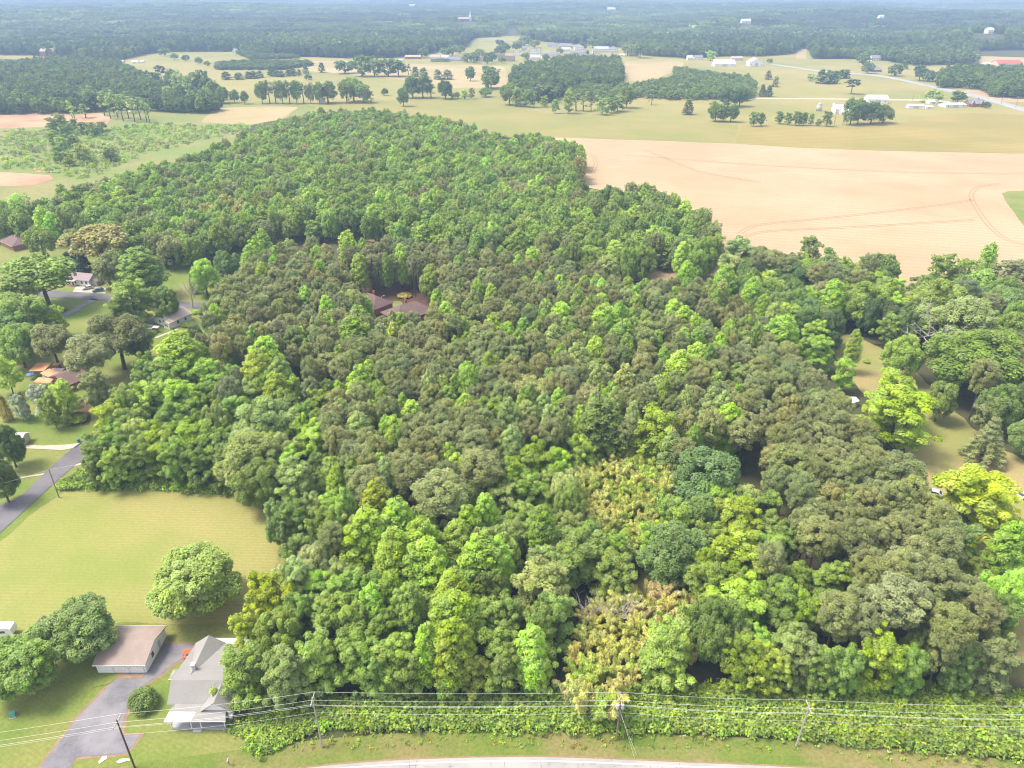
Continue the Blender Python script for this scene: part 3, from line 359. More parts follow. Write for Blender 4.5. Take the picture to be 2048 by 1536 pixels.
class MB:
    """collects boxes, tubes and prisms and links them as one mesh object"""
    def __init__(s): s.v = []; s.f = []
    def add(s, verts, faces):
        n = len(s.v)
        s.v += [tuple(p) for p in verts]
        s.f += [tuple(i + n for i in f) for f in faces]
        return s
    def box(s, x0, x1, y0, y1, z0, z1):
        return s.add([(x0,y0,z0),(x1,y0,z0),(x1,y1,z0),(x0,y1,z0),(x0,y0,z1),(x1,y0,z1),(x1,y1,z1),(x0,y1,z1)],
                     [(0,3,2,1),(4,5,6,7),(0,1,5,4),(1,2,6,5),(2,3,7,6),(3,0,4,7)])
    def hexa(s, p):           # eight corners, bottom ring then top ring
        return s.add(p, [(0,3,2,1),(4,5,6,7),(0,1,5,4),(1,2,6,5),(2,3,7,6),(3,0,4,7)])
    def slab(s, quad, t):     # a sloping panel of thickness t below the given corner ring
        return s.hexa([(x, y, z - t) for x, y, z in quad] + list(quad))
    def extrude(s, prof, axis, a0, a1):      # closed profile (span, z), extruded along 'x' or 'y'
        n = len(prof)
        mk = (lambda a, u, z: (a, u, z)) if axis == 'x' else (lambda a, u, z: (u, a, z))
        vs = [mk(a0, u, z) for u, z in prof] + [mk(a1, u, z) for u, z in prof]
        fs = [tuple(range(n)), tuple(range(2 * n - 1, n - 1, -1))]
        fs += [(i, i + n, (i + 1) % n + n, (i + 1) % n) for i in range(n)]
        return s.add(vs, fs)
    def tube(s, pts, r, n=6, cap=True):
        pts = [Vector(p) for p in pts]
        if not isinstance(r, (list, tuple)): r = [r] * len(pts)
        vs = []
        for i, p in enumerate(pts):
            d = (pts[min(i + 1, len(pts) - 1)] - pts[max(i - 1, 0)]).normalized()
            a = d.cross(Vector((0, 0, 1)) if abs(d.z) < 0.9 else Vector((1, 0, 0))).normalized()
            b = d.cross(a)
            for k in range(n):
                t = 2 * math.pi * k / n
                vs.append(p + (a * math.cos(t) + b * math.sin(t)) * r[i])
        fs = []
        for i in range(len(pts) - 1):
            for k in range(n):
                fs.append((i*n + k, i*n + (k+1) % n, (i+1)*n + (k+1) % n, (i+1)*n + k))
        if cap:
            fs.append(tuple(range(n - 1, -1, -1)))
            fs.append(tuple((len(pts) - 1) * n + k for k in range(n)))
        return s.add(vs, fs)
    def cone(s, x, y, z0, z1, r0, r1, n=14):
        return s.tube([(x, y, z0), (x, y, z1)], [r0, max(r1, 0.01)], n)
    def mesh(s, name, mat, smooth=False):
        m = bpy.data.meshes.new(name)
        m.from_pydata(s.v, [], s.f)
        if mat: m.materials.append(mat)
        if smooth: m.polygons.foreach_set('use_smooth', [True] * len(m.polygons))
        m.update()
        return m
    def build(s, name, mat, parent=None, smooth=False):
        return mesh_object(name, s.mesh(name, mat, smooth), parent)

# ------------------------------------------------------------------ materials
class NT:
    def __init__(s, m):
        s.t = m.node_tree; s.t.nodes.clear()
    def n(s, typ, **kw):
        nd = s.t.nodes.new(typ)
        for k, v in kw.items():
            if k in nd.inputs.keys(): nd.inputs[k].default_value = v
            else: setattr(nd, k, v)
        return nd
    def l(s, a, b): s.t.links.new(a, b)

def rgba(c): return (c[0], c[1], c[2], 1.0)

def make_mat(name, base, var=None, scale=1.0, rough=0.8, detail=4.0, fine=None, fine_scale=20.0, fine_amt=0.25,
             bump=0.0, bump_scale=10.0, spec=0.25, big=None, big_scale=0.02, wave=None):
    """two colours mixed by noise, finer grain, optional broad patches, wave rows and bump"""
    m = bpy.data.materials.new(name); m.use_nodes = True
    T = NT(m)
    out = T.n('ShaderNodeOutputMaterial'); bs = T.n('ShaderNodeBsdfPrincipled')
    bs.inputs['Roughness'].default_value = rough
    bs.inputs['Specular IOR Level'].default_value = spec
    geo = T.n('ShaderNodeNewGeometry')
    pos = geo.outputs['Position']
    def noise(sc, det=3.0, ro=0.6):
        nz = T.n('ShaderNodeTexNoise', Scale=sc, Detail=det, Roughness=ro)
        T.l(pos, nz.inputs['Vector'])
        return nz.outputs['Fac']
    def ramp(fac, lo, hi):
        r = T.n('ShaderNodeMapRange'); r.inputs['From Min'].default_value = lo; r.inputs['From Max'].default_value = hi
        T.l(fac, r.inputs['Value']); return r.outputs[0]
    def mix(fac, a, b, typ='MIX', amt=None):
        x = T.n('ShaderNodeMix', data_type='RGBA', blend_type=typ)
        if fac is not None: T.l(fac, x.inputs[0])
        elif amt is not None: x.inputs[0].default_value = amt
        for s_, v in ((6, a), (7, b)):
            if isinstance(v, tuple): x.inputs[s_].default_value = rgba(v)
            else: T.l(v, x.inputs[s_])
        return x.outputs[2]
    colr = tuple(base)
    if var is not None: colr = mix(ramp(noise(scale, detail), 0.36, 0.64), tuple(base), tuple(var))
    if big is not None: colr = mix(ramp(noise(big_scale, 3.0), 0.42, 0.62), colr, tuple(big))
    if wave is not None:                       # rows left by mower or drill: (scale, colour, amount, rotation)
        mp = T.n('ShaderNodeMapping'); mp.inputs['Rotation'].default_value = (0, 0, wave[3])
        T.l(pos, mp.inputs['Vector'])
        wv = T.n('ShaderNodeTexWave', wave_type='BANDS', bands_direction='Y'); wv.inputs['Scale'].default_value = wave[0]
        wv.inputs['Distortion'].default_value = 2.0; wv.inputs['Detail'].default_value = 2.0; wv.inputs['Detail Scale'].default_value = 0.4
        T.l(mp.outputs[0], wv.inputs['Vector'])
        mm = T.n('ShaderNodeMath', operation='MULTIPLY'); mm.inputs[1].default_value = wave[2]
        T.l(wv.outputs['Fac'], mm.inputs[0])
        colr = mix(mm.outputs[0], colr, tuple(wave[1]))
    if fine is not None or fine_amt:
        f = ramp(noise(fine_scale, 4.0, 0.7), 0.3, 0.7)
        mm = T.n('ShaderNodeMath', operation='MULTIPLY'); mm.inputs[1].default_value = fine_amt
        T.l(f, mm.inputs[0])
        fc = fine if fine is not None else tuple(c * 0.45 for c in base)
        colr = mix(mm.outputs[0], colr, tuple(fc))
    if isinstance(colr, tuple): bs.inputs['Base Color'].default_value = rgba(colr)
    else: T.l(colr, bs.inputs['Base Color'])
    if bump:
        b = T.n('ShaderNodeBump', Strength=1.0, Distance=bump)
        T.l(noise(bump_scale, 4.0, 0.65), b.inputs['Height'])
        T.l(b.outputs[0], bs.inputs['Normal'])
    T.l(bs.outputs[0], out.inputs[0])
    return m

def leaf_mat(name, instanced):
    """leaf colour from the tree (object colour or instance attribute), varied from spray to spray and leaf to leaf"""
    m = bpy.data.materials.new(name); m.use_nodes = True
    T = NT(m)
    out = T.n('ShaderNodeOutputMaterial')
    if instanced:
        src = T.n('ShaderNodeAttribute', attribute_type='INSTANCER', attribute_name='tint').outputs['Color']
    else:
        src = T.n('ShaderNodeObjectInfo').outputs['Color']
    at = T.n('ShaderNodeAttribute', attribute_type='GEOMETRY', attribute_name='vary')
    sep = T.n('ShaderNodeSeparateXYZ'); T.l(at.outputs['Vector'], sep.inputs[0])
    hs = T.n('ShaderNodeHueSaturation')
    def lin(sock, a, b):
        r = T.n('ShaderNodeMapRange'); r.inputs['To Min'].default_value = a; r.inputs['To Max'].default_value = b
        T.l(sock, r.inputs['Value']); return r.outputs[0]
    T.l(src, hs.inputs['Color'])
    T.l(lin(sep.outputs[0], 0.62, 1.42), hs.inputs['Value'])
    T.l(lin(sep.outputs[1], 0.485, 0.517), hs.inputs['Hue'])
    T.l(lin(sep.outputs[2], 0.85, 1.15), hs.inputs['Saturation'])
    bs = T.n('ShaderNodeBsdfPrincipled', Roughness=0.55)
    bs.inputs['Specular IOR Level'].default_value = 0.25
    T.l(hs.outputs[0], bs.inputs['Base Color'])
    tr = T.n('ShaderNodeBsdfTranslucent'); T.l(hs.outputs[0], tr.inputs['Color'])
    mx = T.n('ShaderNodeMixShader'); mx.inputs[0].default_value = 0.38
    T.l(bs.outputs[0], mx.inputs[1]); T.l(tr.outputs[0], mx.inputs[2]); T.l(mx.outputs[0], out.inputs[0])
    return m

M = {}
M['leaf'] = leaf_mat('leaf', False)
M['leaf_far'] = leaf_mat('leaf_far', True)
M['bark'] = make_mat('bark', (.13,.095,.07), (.07,.055,.045), 3.0, .9, fine_scale=25, bump=.02)
M['dead_wood'] = make_mat('dead_wood', (.52,.46,.40), (.38,.33,.29), 2.0, .9, fine_scale=20)
M['forest_floor'] = make_mat('forest_floor', (.075,.09,.03), (.10,.075,.04), .15, .95, fine_scale=1.5, fine_amt=.5, bump=.1, bump_scale=1.5)
M['lawn'] = make_mat('lawn', (.150,.215,.036), (.225,.245,.055), .06, .95, detail=8, fine=(.06,.10,.016), fine_scale=1.3, fine_amt=.5, big=(.285,.255,.085), big_scale=.03, wave=(.42,(.12,.18,.03),.18,.5), bump=.06, bump_scale=3)
M['mown'] = make_mat('mown', (.285,.285,.075), (.215,.262,.056), .04, .95, detail=8, fine=(.14,.155,.036), fine_scale=1.4, fine_amt=.45, big=(.36,.30,.115), big_scale=.022, wave=(.33,(.185,.21,.046),.28,.03), bump=.05, bump_scale=3)
M['clearing'] = make_mat('clearing', (.305,.28,.092), (.215,.25,.06), .06, .95, detail=8, fine=(.14,.145,.042), fine_scale=1.3, fine_amt=.45, big=(.38,.285,.13), big_scale=.035, bump=.05, bump_scale=3)
M['wheat'] = make_mat('wheat', (.435,.305,.185), (.375,.265,.155), .02, .95, detail=8, fine=(.28,.20,.11), fine_scale=.6, fine_amt=.45, big=(.485,.35,.222), big_scale=.012, wave=(.06,(.33,.235,.13),.4,.25), bump=.08, bump_scale=1.2)
M['wheel'] = make_mat('wheel', (0.368,0.241,0.138), (0.317,0.207,0.115), .3, .95)
M['meadow'] = make_mat('meadow', (.262,.238,.070), (.212,.222,.060), .015, .95, detail=8, fine=(.15,.145,.04), fine_scale=.5, fine_amt=.45, big=(.31,.25,.085), big_scale=.012, wave=(.05,(.18,.19,.05),.35,-.2), bump=.08, bump_scale=1)
M['gold'] = make_mat('gold', (.315,.243,.070), (.245,.218,.060), .012, .95, detail=8, fine=(.18,.14,.04), fine_scale=.5, fine_amt=.45, big=(.36,.275,.09), big_scale=.009, wave=(.045,(.23,.185,.055),.5,.12), bump=.08, bump_scale=1)
M['pasture'] = make_mat('pasture', (.275,.243,.075), (.212,.218,.060), .008, .95, detail=8, fine=(.16,.15,.045), fine_scale=.35, fine_amt=.45, big=(.335,.27,.10), big_scale=.006, bump=.08, bump_scale=.8)
M['tan_grass'] = make_mat('tan_grass', (.38,.295,.15), (.31,.25,.105), .01, .95, detail=8, fine=(.24,.19,.08), fine_scale=.35, fine_amt=.4, big=(.42,.315,.17), big_scale=.012)
M['rough'] = make_mat('rough', (.205,.228,.062), (.30,.245,.10), .02, .95, detail=8, fine=(.10,.13,.035), fine_scale=.35, fine_amt=.55, big=(.19,.24,.055), big_scale=.012, bump=.15, bump_scale=.8)
M['soil'] = make_mat('soil', (0.43,0.258,0.146), (0.344,0.189,0.112), .05, .95, detail=6, fine=(0.275,0.163,0.0946), fine_scale=.6, fine_amt=.4, big=(0.473,0.31,0.189), big_scale=.03, bump=.2, bump_scale=.6)
M['litter'] = make_mat('litter', (.125,.065,.042), (.085,.05,.032), .3, .95, fine_scale=2, fine_amt=.4)
M['mulch'] = make_mat('mulch', (.33,.215,.13), (.25,.165,.10), .5, .95, fine_scale=3, fine_amt=.4)
M['gravel'] = make_mat('gravel', (.52,.45,.37), (.42,.35,.27), .3, .95, fine_scale=6, fine_amt=.3)
M['verge'] = make_mat('verge', (.135,.20,.030), (.20,.222,.045), .3, .95, detail=8, fine=(.055,.10,.014), fine_scale=1.6, fine_amt=.6, big=(.27,.215,.085), big_scale=.07, bump=.08, bump_scale=3)
M['asphalt'] = make_mat('asphalt', (.085,.076,.095), (.13,.116,.135), .16, .85, detail=9, fine=(.21,.19,.2), fine_scale=2.5, fine_amt=.4, big=(.155,.145,.155), big_scale=.1, bump=.004, bump_scale=30)
M['drive'] = make_mat('drive', (.105,.102,.122), (.165,.156,.172), .3, .85, detail=9, fine=(.25,.235,.24), fine_scale=2.2, fine_amt=.45, big=(.24,.225,.235), big_scale=.12, bump=.004, bump_scale=30)
M['crack'] = make_mat('crack', (.06,.055,.055), None, fine_amt=0)
M['old_asphalt'] = make_mat('old_asphalt', (.34,.325,.315), (.29,.28,.275), .3, .85, fine=(.22,.21,.2), fine_scale=7, fine_amt=.35, big=(.38,.36,.34), big_scale=.12)
M['line'] = make_mat('line', (.78,.77,.73), (.68,.67,.62), 2., .6, fine_scale=15, fine_amt=.15)
M['white'] = make_mat('white', (.80,.79,.77), (.74,.73,.71), .6, .6, fine_scale=8, fine_amt=.08)
M['tanw'] = make_mat('tanw', (.60,.50,.40), (.52,.43,.34), .5, .7, fine_scale=8, fine_amt=.1)
M['brick'] = make_mat('brick', (.36,.15,.10), (.28,.12,.085), .7, .85, fine_scale=6, fine_amt=.3)
M['shingle'] = make_mat('shingle', (0.397,0.313,0.271), (0.327,0.258,0.223), .35, .9, detail=6, fine=(0.223,0.174,0.146), fine_scale=4, fine_amt=.5, big=(0.306,0.237,0.209), big_scale=.18, wave=(1.6,(0.278,0.216,0.188),.35,0), bump=.01, bump_scale=12)
M['grey_shingle'] = make_mat('grey_shingle', (0.323,0.304,0.29), (0.281,0.267,0.253), .4, .9, detail=6, fine=(0.187,0.178,0.168), fine_scale=4, fine_amt=.45, wave=(1.6,(0.234,0.22,0.206),.35,0), bump=.01, bump_scale=12)
M['grey'] = make_mat('grey', (.27,.27,.29), (.22,.22,.24), .4, .85, fine_scale=3)
M['lgrey'] = make_mat('lgrey', (.52,.51,.51), (.44,.43,.43), .3, .7, fine_scale=3, fine_amt=.15)
M['brown'] = make_mat('brown', (.21,.135,.125), (.165,.105,.10), .4, .9, fine_scale=3, fine_amt=.35, bump=.01, bump_scale=8)
M['mauve'] = make_mat('mauve', (.33,.25,.265), (.285,.22,.235), .4, .8, fine_scale=3, fine_amt=.2)
M['beige'] = make_mat('beige', (.56,.44,.385), (.50,.39,.345), .4, .8, fine_scale=4, fine_amt=.2)
M['tan'] = make_mat('tan', (.46,.36,.30), (.39,.31,.26), .4, .85, fine_scale=3, fine_amt=.2)
M['red'] = make_mat('red', (.52,.13,.09), (.44,.11,.08), .3, .8, fine_scale=3, fine_amt=.15)
M['orange'] = make_mat('orange', (.72,.36,.19), (.62,.29,.15), .5, .8, fine_scale=5, fine_amt=.15)
M['glass'] = make_mat('glass', (.035,.04,.05), None, rough=.12, fine_amt=0, spec=.6)
M['porch_floor'] = make_mat('porch_floor', (.40,.385,.43), (.35,.34,.38), .8, .7, fine_scale=5, fine_amt=.15)
M['redwood'] = make_mat('redwood', (.60,.15,.06), (.48,.11,.05), 2., .7, fine_scale=9, fine_amt=.2)
M['pole_wood'] = make_mat('pole_wood', (.33,.245,.18), (.25,.185,.14), 1.5, .9, fine_scale=9, fine_amt=.35)
M['dark_pole'] = make_mat('dark_pole', (.15,.085,.065), (.10,.06,.045), 1.5, .9, fine_scale=9, fine_amt=.35)
M['grey_pole'] = make_mat('grey_pole', (.46,.42,.38), (.36,.33,.30), 1.5, .9, fine_scale=9, fine_amt=.3)
M['metal'] = make_mat('metal', (.55,.56,.57), None, rough=.45, fine_amt=0, spec=.5)
M['wire'] = make_mat('wire', (.66,.67,.66), None, rough=.5, fine_amt=0, spec=.5)
M['cable'] = make_mat('cable', (.16,.16,.15), None, rough=.6, fine_amt=0)
M['porcelain'] = make_mat('porcelain', (.72,.72,.72), None, rough=.3, fine_amt=0, spec=.5)
M['green_metal'] = make_mat('green_metal', (.12,.32,.24), (.10,.27,.20), 1., .5, fine_amt=.1)
M['blue_plastic'] = make_mat('blue_plastic', (.05,.19,.26), None, rough=.5, fine_amt=0)
M['blue'] = make_mat('blue', (.08,.17,.42), None, rough=.5, fine_amt=0)
M['slate'] = make_mat('slate', (.22,.21,.29), (.18,.17,.24), .8, .8, fine_scale=6, fine_amt=.2)
M['wood'] = make_mat('wood', (.35,.22,.14), (.28,.17,.11), 1.5, .8, fine_scale=9, fine_amt=.25)
M['tyre'] = make_mat('tyre', (.03,.03,.03), None, rough=.8, fine_amt=0)
M['silver_paint'] = make_mat('silver_paint', (.55,.56,.60), None, rough=.3, fine_amt=0, spec=.6)
M['teal_paint'] = make_mat('teal_paint', (.10,.17,.19), None, rough=.3, fine_amt=0, spec=.6)

# ------------------------------------------------------------------ terrain
def smooth(a, b, x):
    t = np.clip((x - a) / (b - a), 0, 1)
    return t * t * (3 - 2 * t)
KNOLLS = [(b[0], b[1]) for b in FAR_BUILDINGS] + [CHURCH]
def ground_z(x, y):
    x = np.asarray(x, float); y = np.asarray(y, float)
    d = np.hypot(x, y)
    w = (np.sin(x * .0021 + y * .0011 + 1.3) + np.sin(y * .0034 - x * .0008 + .4) + .7 * np.sin(x * .0047 - y * .0019 + 2.1)
         + .6 * np.sin(y * .0062 + x * .0021))
    h = smooth(2350, 3300, d) * (20 + 7.0 * w)
    for kx, ky in KNOLLS:
        g = np.exp(-((x - kx) ** 2 + (y - ky) ** 2) / (2 * 95.0 ** 2))
        h = h * (1 - g) + 25.0 * g
    return np.maximum(h, 0.0)

def in_poly(poly, x, y):
    x = np.asarray(x); y = np.asarray(y)
    r = np.zeros(x.shape, bool)
    n = len(poly)
    for i in range(n):
        x0, y0 = poly[i]; x1, y1 = poly[(i + 1) % n]
        if y0 == y1: continue
        c = ((y0 > y) != (y1 > y)) & (x < (x1 - x0) * (y - y0) / (y1 - y0) + x0)
        r ^= c
    return r

na, nr = 240, 130
ang = np.linspace(0, 2 * math.pi, na, endpoint=False)
rad = np.concatenate([[12.0, 300, 900, 1500], np.geomspace(1700, 14000, nr - 4)])
vs = [(0.0, 0.0, 0.0)]
X = rad[:, None] * np.sin(ang)[None, :]; Y = rad[:, None] * np.cos(ang)[None, :]; Z = ground_z(X, Y)
vs += list(zip(X.ravel().tolist(), Y.ravel().tolist(), Z.ravel().tolist()))
fs = [(0, 1 + (k + 1) % na, 1 + k) for k in range(na)]
for i in range(nr - 1):
    for k in range(na):
        a = 1 + i * na + k; b = 1 + i * na + (k + 1) % na
        fs.append((a, b, b + na, a + na))
g = MB().add(vs, fs).build('ground', M['forest_floor'], smooth=True)
tag(g, kind='structure')

def densify(poly, step=None, wob=0.0, seed=0):
    """rounds a polygon's corners a little and gives its edge an uneven line"""
    P = np.array(poly, float)
    for w in (.92, .8):
        Q = np.roll(P, -1, axis=0)
        P = np.stack([P * w + Q * (1 - w), P * (1 - w) + Q * w], 1).reshape(-1, 2)
    if wob:
        r = np.random.default_rng(seed)
        out = []
        for i in range(len(P)):
            a, b = P[i], P[(i + 1) % len(P)]
            n = max(1, int(np.hypot(*(b - a)) / (wob * 4)))
            for k in range(n): out.append(a + (b - a) * k / n + r.normal(0, wob * .35, 2))
        P = np.array(out)
    return P

def sheet(name, poly, z, mat, wob=0.0, label=None, hilly=False):
    P = densify(poly, wob=wob, seed=len(name))
    from mathutils.geometry import tessellate_polygon
    tri = tessellate_polygon([[Vector((p[0], p[1], 0)) for p in P]])
    zz = ground_z(P[:, 0], P[:, 1]) if hilly else np.zeros(len(P))
    m = MB().add([(p[0], p[1], z + h) for p, h in zip(P, zz)], [])
    fl = []
    for t in tri:
        a, b, c = (P[i] for i in t)
        cr = (b[0]-a[0])*(c[1]-a[1]) - (b[1]-a[1])*(c[0]-a[0])
        fl.append(tuple(t) if cr > 0 else (t[0], t[2], t[1]))
    m.f = fl
    o = m.build(name, mat)
    tag(o, kind='structure')
    return o

FIELD_STYLE = [('pasture','pasture',.03,2.),('rough_field','rough',.04,2.),('lawn','lawn',.02,.6),('town_green','pasture',.06,2.),('church_green','pasture',.06,2.),
    ('small_clearing','tan_grass',.07,2.),('hay_meadow','meadow',.07,1.),('gold_meadow','gold',.08,1.),('tan_field','tan_grass',.07,2.),('tan_strip','tan_grass',.08,2.),
    ('far_tan_field','tan_grass',.08,2.),('straw_field','wheat',.09,1.),('wheat_field','wheat',.06,.8),('green_wedge','lawn',.10,.6),('tan_rough','tan_grass',.07,2.5),
    ('bare_soil','soil',.09,2.),('soil_patch','soil',.10,2.),('soil_track','soil',.10,1.5),('soil_spot','soil',.12,1.),('mown_field','mown',.04,.5),('clearing','clearing',.03,.8),
    ('pine_litter','litter',.03,.7),('yard_green','lawn',.05,.4),('tree_mulch','mulch',.06,.3),('red_soil','litter',.05,.4)]
for nm, mt, z, wob in FIELD_STYLE:
    sheet(nm, FIELDS[nm], z, M[mt], wob)

def ribbon(name, left, right, z, mat):
    n = min(len(left), len(right))
    def res(pts, k=40):
        P = np.array(pts, float); s = np.concatenate([[0], np.cumsum(np.hypot(*np.diff(P, axis=0).T))]); s /= s[-1]
        q = np.linspace(0, 1, k)
        return np.stack([np.interp(q, s, P[:, 0]), np.interp(q, s, P[:, 1])], 1)
    L, R = res(left), res(right)
    for A in (L, R):
        for _ in range(3): A[1:-1] = (A[:-2] + 2 * A[1:-1] + A[2:]) / 4
    vs = [(p[0], p[1], z) for p in L] + [(p[0], p[1], z) for p in R]
    k = len(L)
    m = MB().add(vs, [(i, i + 1, i + 1 + k, i + k) for i in range(k - 1)])
    o = m.build(name, mat)
    me = o.data
    if me.polygons[0].normal.z < 0: me.flip_normals()
    return tag(o, kind='structure')

for nm in ROADS:
    mt = {'farm_lane': 'gravel', 'gravel_drive': 'gravel', 'upper_drive': 'drive', 'far_road': 'old_asphalt'}.get(nm, 'asphalt')
    ribbon(nm, ROADS[nm][0], ROADS[nm][1], .12 if nm != 'side_street' else .11, M[mt])
ribbon('concrete_apron', [(-190.5,302.9),(-176.5,301.2)], [(-188.5,296.2),(-173.5,294.2)], .10, M['gravel'])
ribbon('garden_path', [(-128.2,257.8),(-133.5,249.5)], [(-127.2,257.2),(-132.5,248.9)], .08, M['gravel'])
ribbon('garden_walk', [(-118.0,167.9),(-124.5,163.0),(-132.,160.5)], [(-117.6,166.9),(-124.2,162.2),(-132.,159.8)], .08, M['gravel'])
# road along the bottom of the picture
E = np.array(ROAD_EDGE, float)
def along(off):
    d = np.gradient(E, axis=0); d /= np.linalg.norm(d, axis=1)[:, None]
    nrm = np.stack([-d[:, 1], d[:, 0]], 1)
    return (E - nrm * off).tolist()
ribbon('road_verge', along(-5.2), along(.2), .035, M['verge'])
ribbon('roadside_soil', along(-.35), along(.1), .045, M['mulch'])
ribbon('main_road', along(0), along(8.2), .10, M['old_asphalt'])
ribbon('road_line', along(.62), along(.80), .108, M['line'])
ribbon('road_line', along(4.0), along(4.12), .108, M['gold'])
cr = MB()
for i in range(46):                                     # sealed and open cracks across the old lane
    t = rnd.uniform(0.18, 0.85); p = np.array(along(rnd.uniform(.9, 2.4)))
    k = t * (len(p) - 1); a = p[int(k)] + (p[int(k) + 1] - p[int(k)]) * (k % 1)
    dx, dy = (rnd.uniform(.6, 2.2), rnd.uniform(-.15, .15)) if i % 2 else (rnd.uniform(-.2, .2), rnd.uniform(.5, 1.4))
    q = [a + np.array([dx, dy]) * s + np.array([rnd.uniform(-.05, .05), rnd.uniform(-.05, .05)]) for s in (0, .33, .66, 1)]
    w = np.array([-dy, dx]) / math.hypot(dx, dy) * .022
    for u, v in zip(q[:-1], q[1:]):
        cr.add([(*(u - w), .107), (*(v - w), .107), (*(v + w), .107), (*(u + w), .107)], [(0, 1, 2, 3)])
o = cr.build('road_crack', M['crack']); tag(o, 'dark cracks in the pale lane at the bottom edge', kind='stuff')
# driveway with its worn reddish margin
dv = np.array(DRIVEWAY, float); cen = dv.mean(0)
def grow(P, amt):
    P = np.array(P, float); a = np.roll(P, 1, 0); b = np.roll(P, -1, 0); t = b - a; t /= np.linalg.norm(t, axis=1)[:, None]
    n = np.stack([t[:, 1], -t[:, 0]], 1)
    area = np.dot(P[:, 0], np.roll(P[:, 1], -1)) - np.dot(P[:, 1], np.roll(P[:, 0], -1))
    return (P + n * amt * (1 if area > 0 else -1)).tolist()
sheet('driveway_margin', grow(DRIVEWAY, .55), .05, M['mulch'], .25)
sheet('driveway', DRIVEWAY, .09, M['drive'], .15)
sheet('grass_island', [(-78.6,96.7),(-78.4,93.7),(-75.4,94.6),(-74.6,96.5)], .12, M['lawn'], .2)
sheet('gravel_patch', [(-75.4,96.6),(-75.2,95.6),(-69.6,95.9),(-69.9,96.9)], .115, M['mulch'], .2)
for i, (x, y, a, b) in enumerate(((-69.2, 79.2, .55, .75), (-65.6, 79.0, 1.1, .45))):
    sheet('white_gravel_spill', [(x-a,y-b*.4),(x-a*.3,y-b),(x+a,y+b*.2),(x+a*.6,y+b),(x-a*.6,y+b*.7)], .125, M['line'], .15)
# tractor tracks in the ripe grain
def tramline(pts, name='wheel_track'):
    for off in (-1.1, 1.1):
        P = np.array(pts, float)
        s = np.concatenate([[0], np.cumsum(np.hypot(*np.diff(P, axis=0).T))]); q = np.linspace(0, s[-1], 50)
        P = np.stack([np.interp(q, s, P[:, 0]), np.interp(q, s, P[:, 1])], 1)
        for _ in range(12): P[1:-1] = (P[:-2] + 2 * P[1:-1] + P[2:]) / 4
        d = np.gradient(P, axis=0); d /= np.linalg.norm(d, axis=1)[:, None]; n = np.stack([-d[:, 1], d[:, 0]], 1)
        L = P + n * (off - .4); R = P + n * (off + .4)
        k = len(P)
        o = MB().add([(*p, .10) for p in L] + [(*p, .10) for p in R], [(i, i + 1, i + 1 + k, i + k) for i in range(k - 1)]).build(name, M['wheel'])
        if o.data.polygons[0].normal.z < 0: o.data.flip_normals()
        tag(o, kind='structure')
for t in TRACKS: tramline(t)

# ------------------------------------------------------------------ foliage
def unit(v): return v / np.maximum(np.linalg.norm(v, axis=-1, keepdims=True), 1e-9)

def leaf_mesh(name, cen, rad, n, size, seed, mat, squash=None, mode='leaf', aspect=1.5, up=0.75, jit=0.45, tip=None):
    """leaves spread round clump centres; every clump and leaf has its own shade"""
    r = np.random.default_rng(seed)
    cen = np.asarray(cen, float); K = len(cen)
    rad = np.broadcast_to(np.asarray(rad, float), (K,))
    ci = np.repeat(np.arange(K), n); N = K * n
    d = unit(r.normal(size=(N, 3)) + np.array([0, 0, .3]))
    q = (0.55 + 0.45 * r.random(N) ** .5)
    sq = np.array([1, 1, 1]) if squash is None else np.array(squash)
    p = cen[ci] + d * (rad[ci] * q)[:, None] * sq
    p += r.normal(0, .07, (N, 3)) * rad[ci][:, None]
    s = size * r.uniform(.65, 1.3, N)
    if mode == 'needle':
        nn = unit(d + r.normal(0, .5, (N, 3)) + np.array([0, 0, .75]))
        t = unit(np.cross(nn, r.normal(size=(N, 3)))); t = unit(t + d * .45); b = unit(np.cross(nn, t))
        a0, a1 = aspect, .6
    else:
        nn = unit(d + r.normal(0, jit, (N, 3)) + np.array([0, 0, up]))
        t = unit(np.cross(nn, r.normal(size=(N, 3)))); b = np.cross(nn, t)
        a0, a1 = aspect, 1.0
    if mode == 'hang':
        t = unit(d * np.array([1, 1, .2]) + r.normal(0, .3, (N, 3)) + np.array([0, 0, -.75])); b = unit(np.cross(t, r.normal(size=(N, 3))))
        a0, a1 = aspect, .5
    t *= (s * a0 * .5)[:, None]; b *= (s * a1 * .5)[:, None]
    V = np.empty((N, 4, 3)); V[:, 0] = p - t; V[:, 1] = p + b - t * .1; V[:, 2] = p + t; V[:, 3] = p - b - t * .1
    m = bpy.data.meshes.new(name)
    m.vertices.add(N * 4); m.vertices.foreach_set('co', V.reshape(-1))
    m.loops.add(N * 4); m.loops.foreach_set('vertex_index', np.arange(N * 4))
    m.polygons.add(N); m.polygons.foreach_set('loop_start', np.arange(N) * 4); m.polygons.foreach_set('loop_total', np.full(N, 4))
    vary = np.clip(.55 * r.random((K, 3))[ci] + .45 * r.random((N, 3)), 0, 1)
    at = m.attributes.new('vary', 'FLOAT_VECTOR', 'FACE'); at.data.foreach_set('vector', vary.reshape(-1))
    m.materials.append(mat)
    m.update(); m.validate()
    return m

def fib(n, r, lo=-1.0, jitter=.35):
    i = np.arange(n) + .5
    z = 1 - (1 - lo) * i / n; a = math.pi * (1 + 5 ** .5) * i + r.random() * 6
    s = np.sqrt(np.maximum(0, 1 - z * z))
    return unit(np.stack([s * np.cos(a), s * np.sin(a), z], 1) + r.normal(0, jitter * .5, (n, 3)))

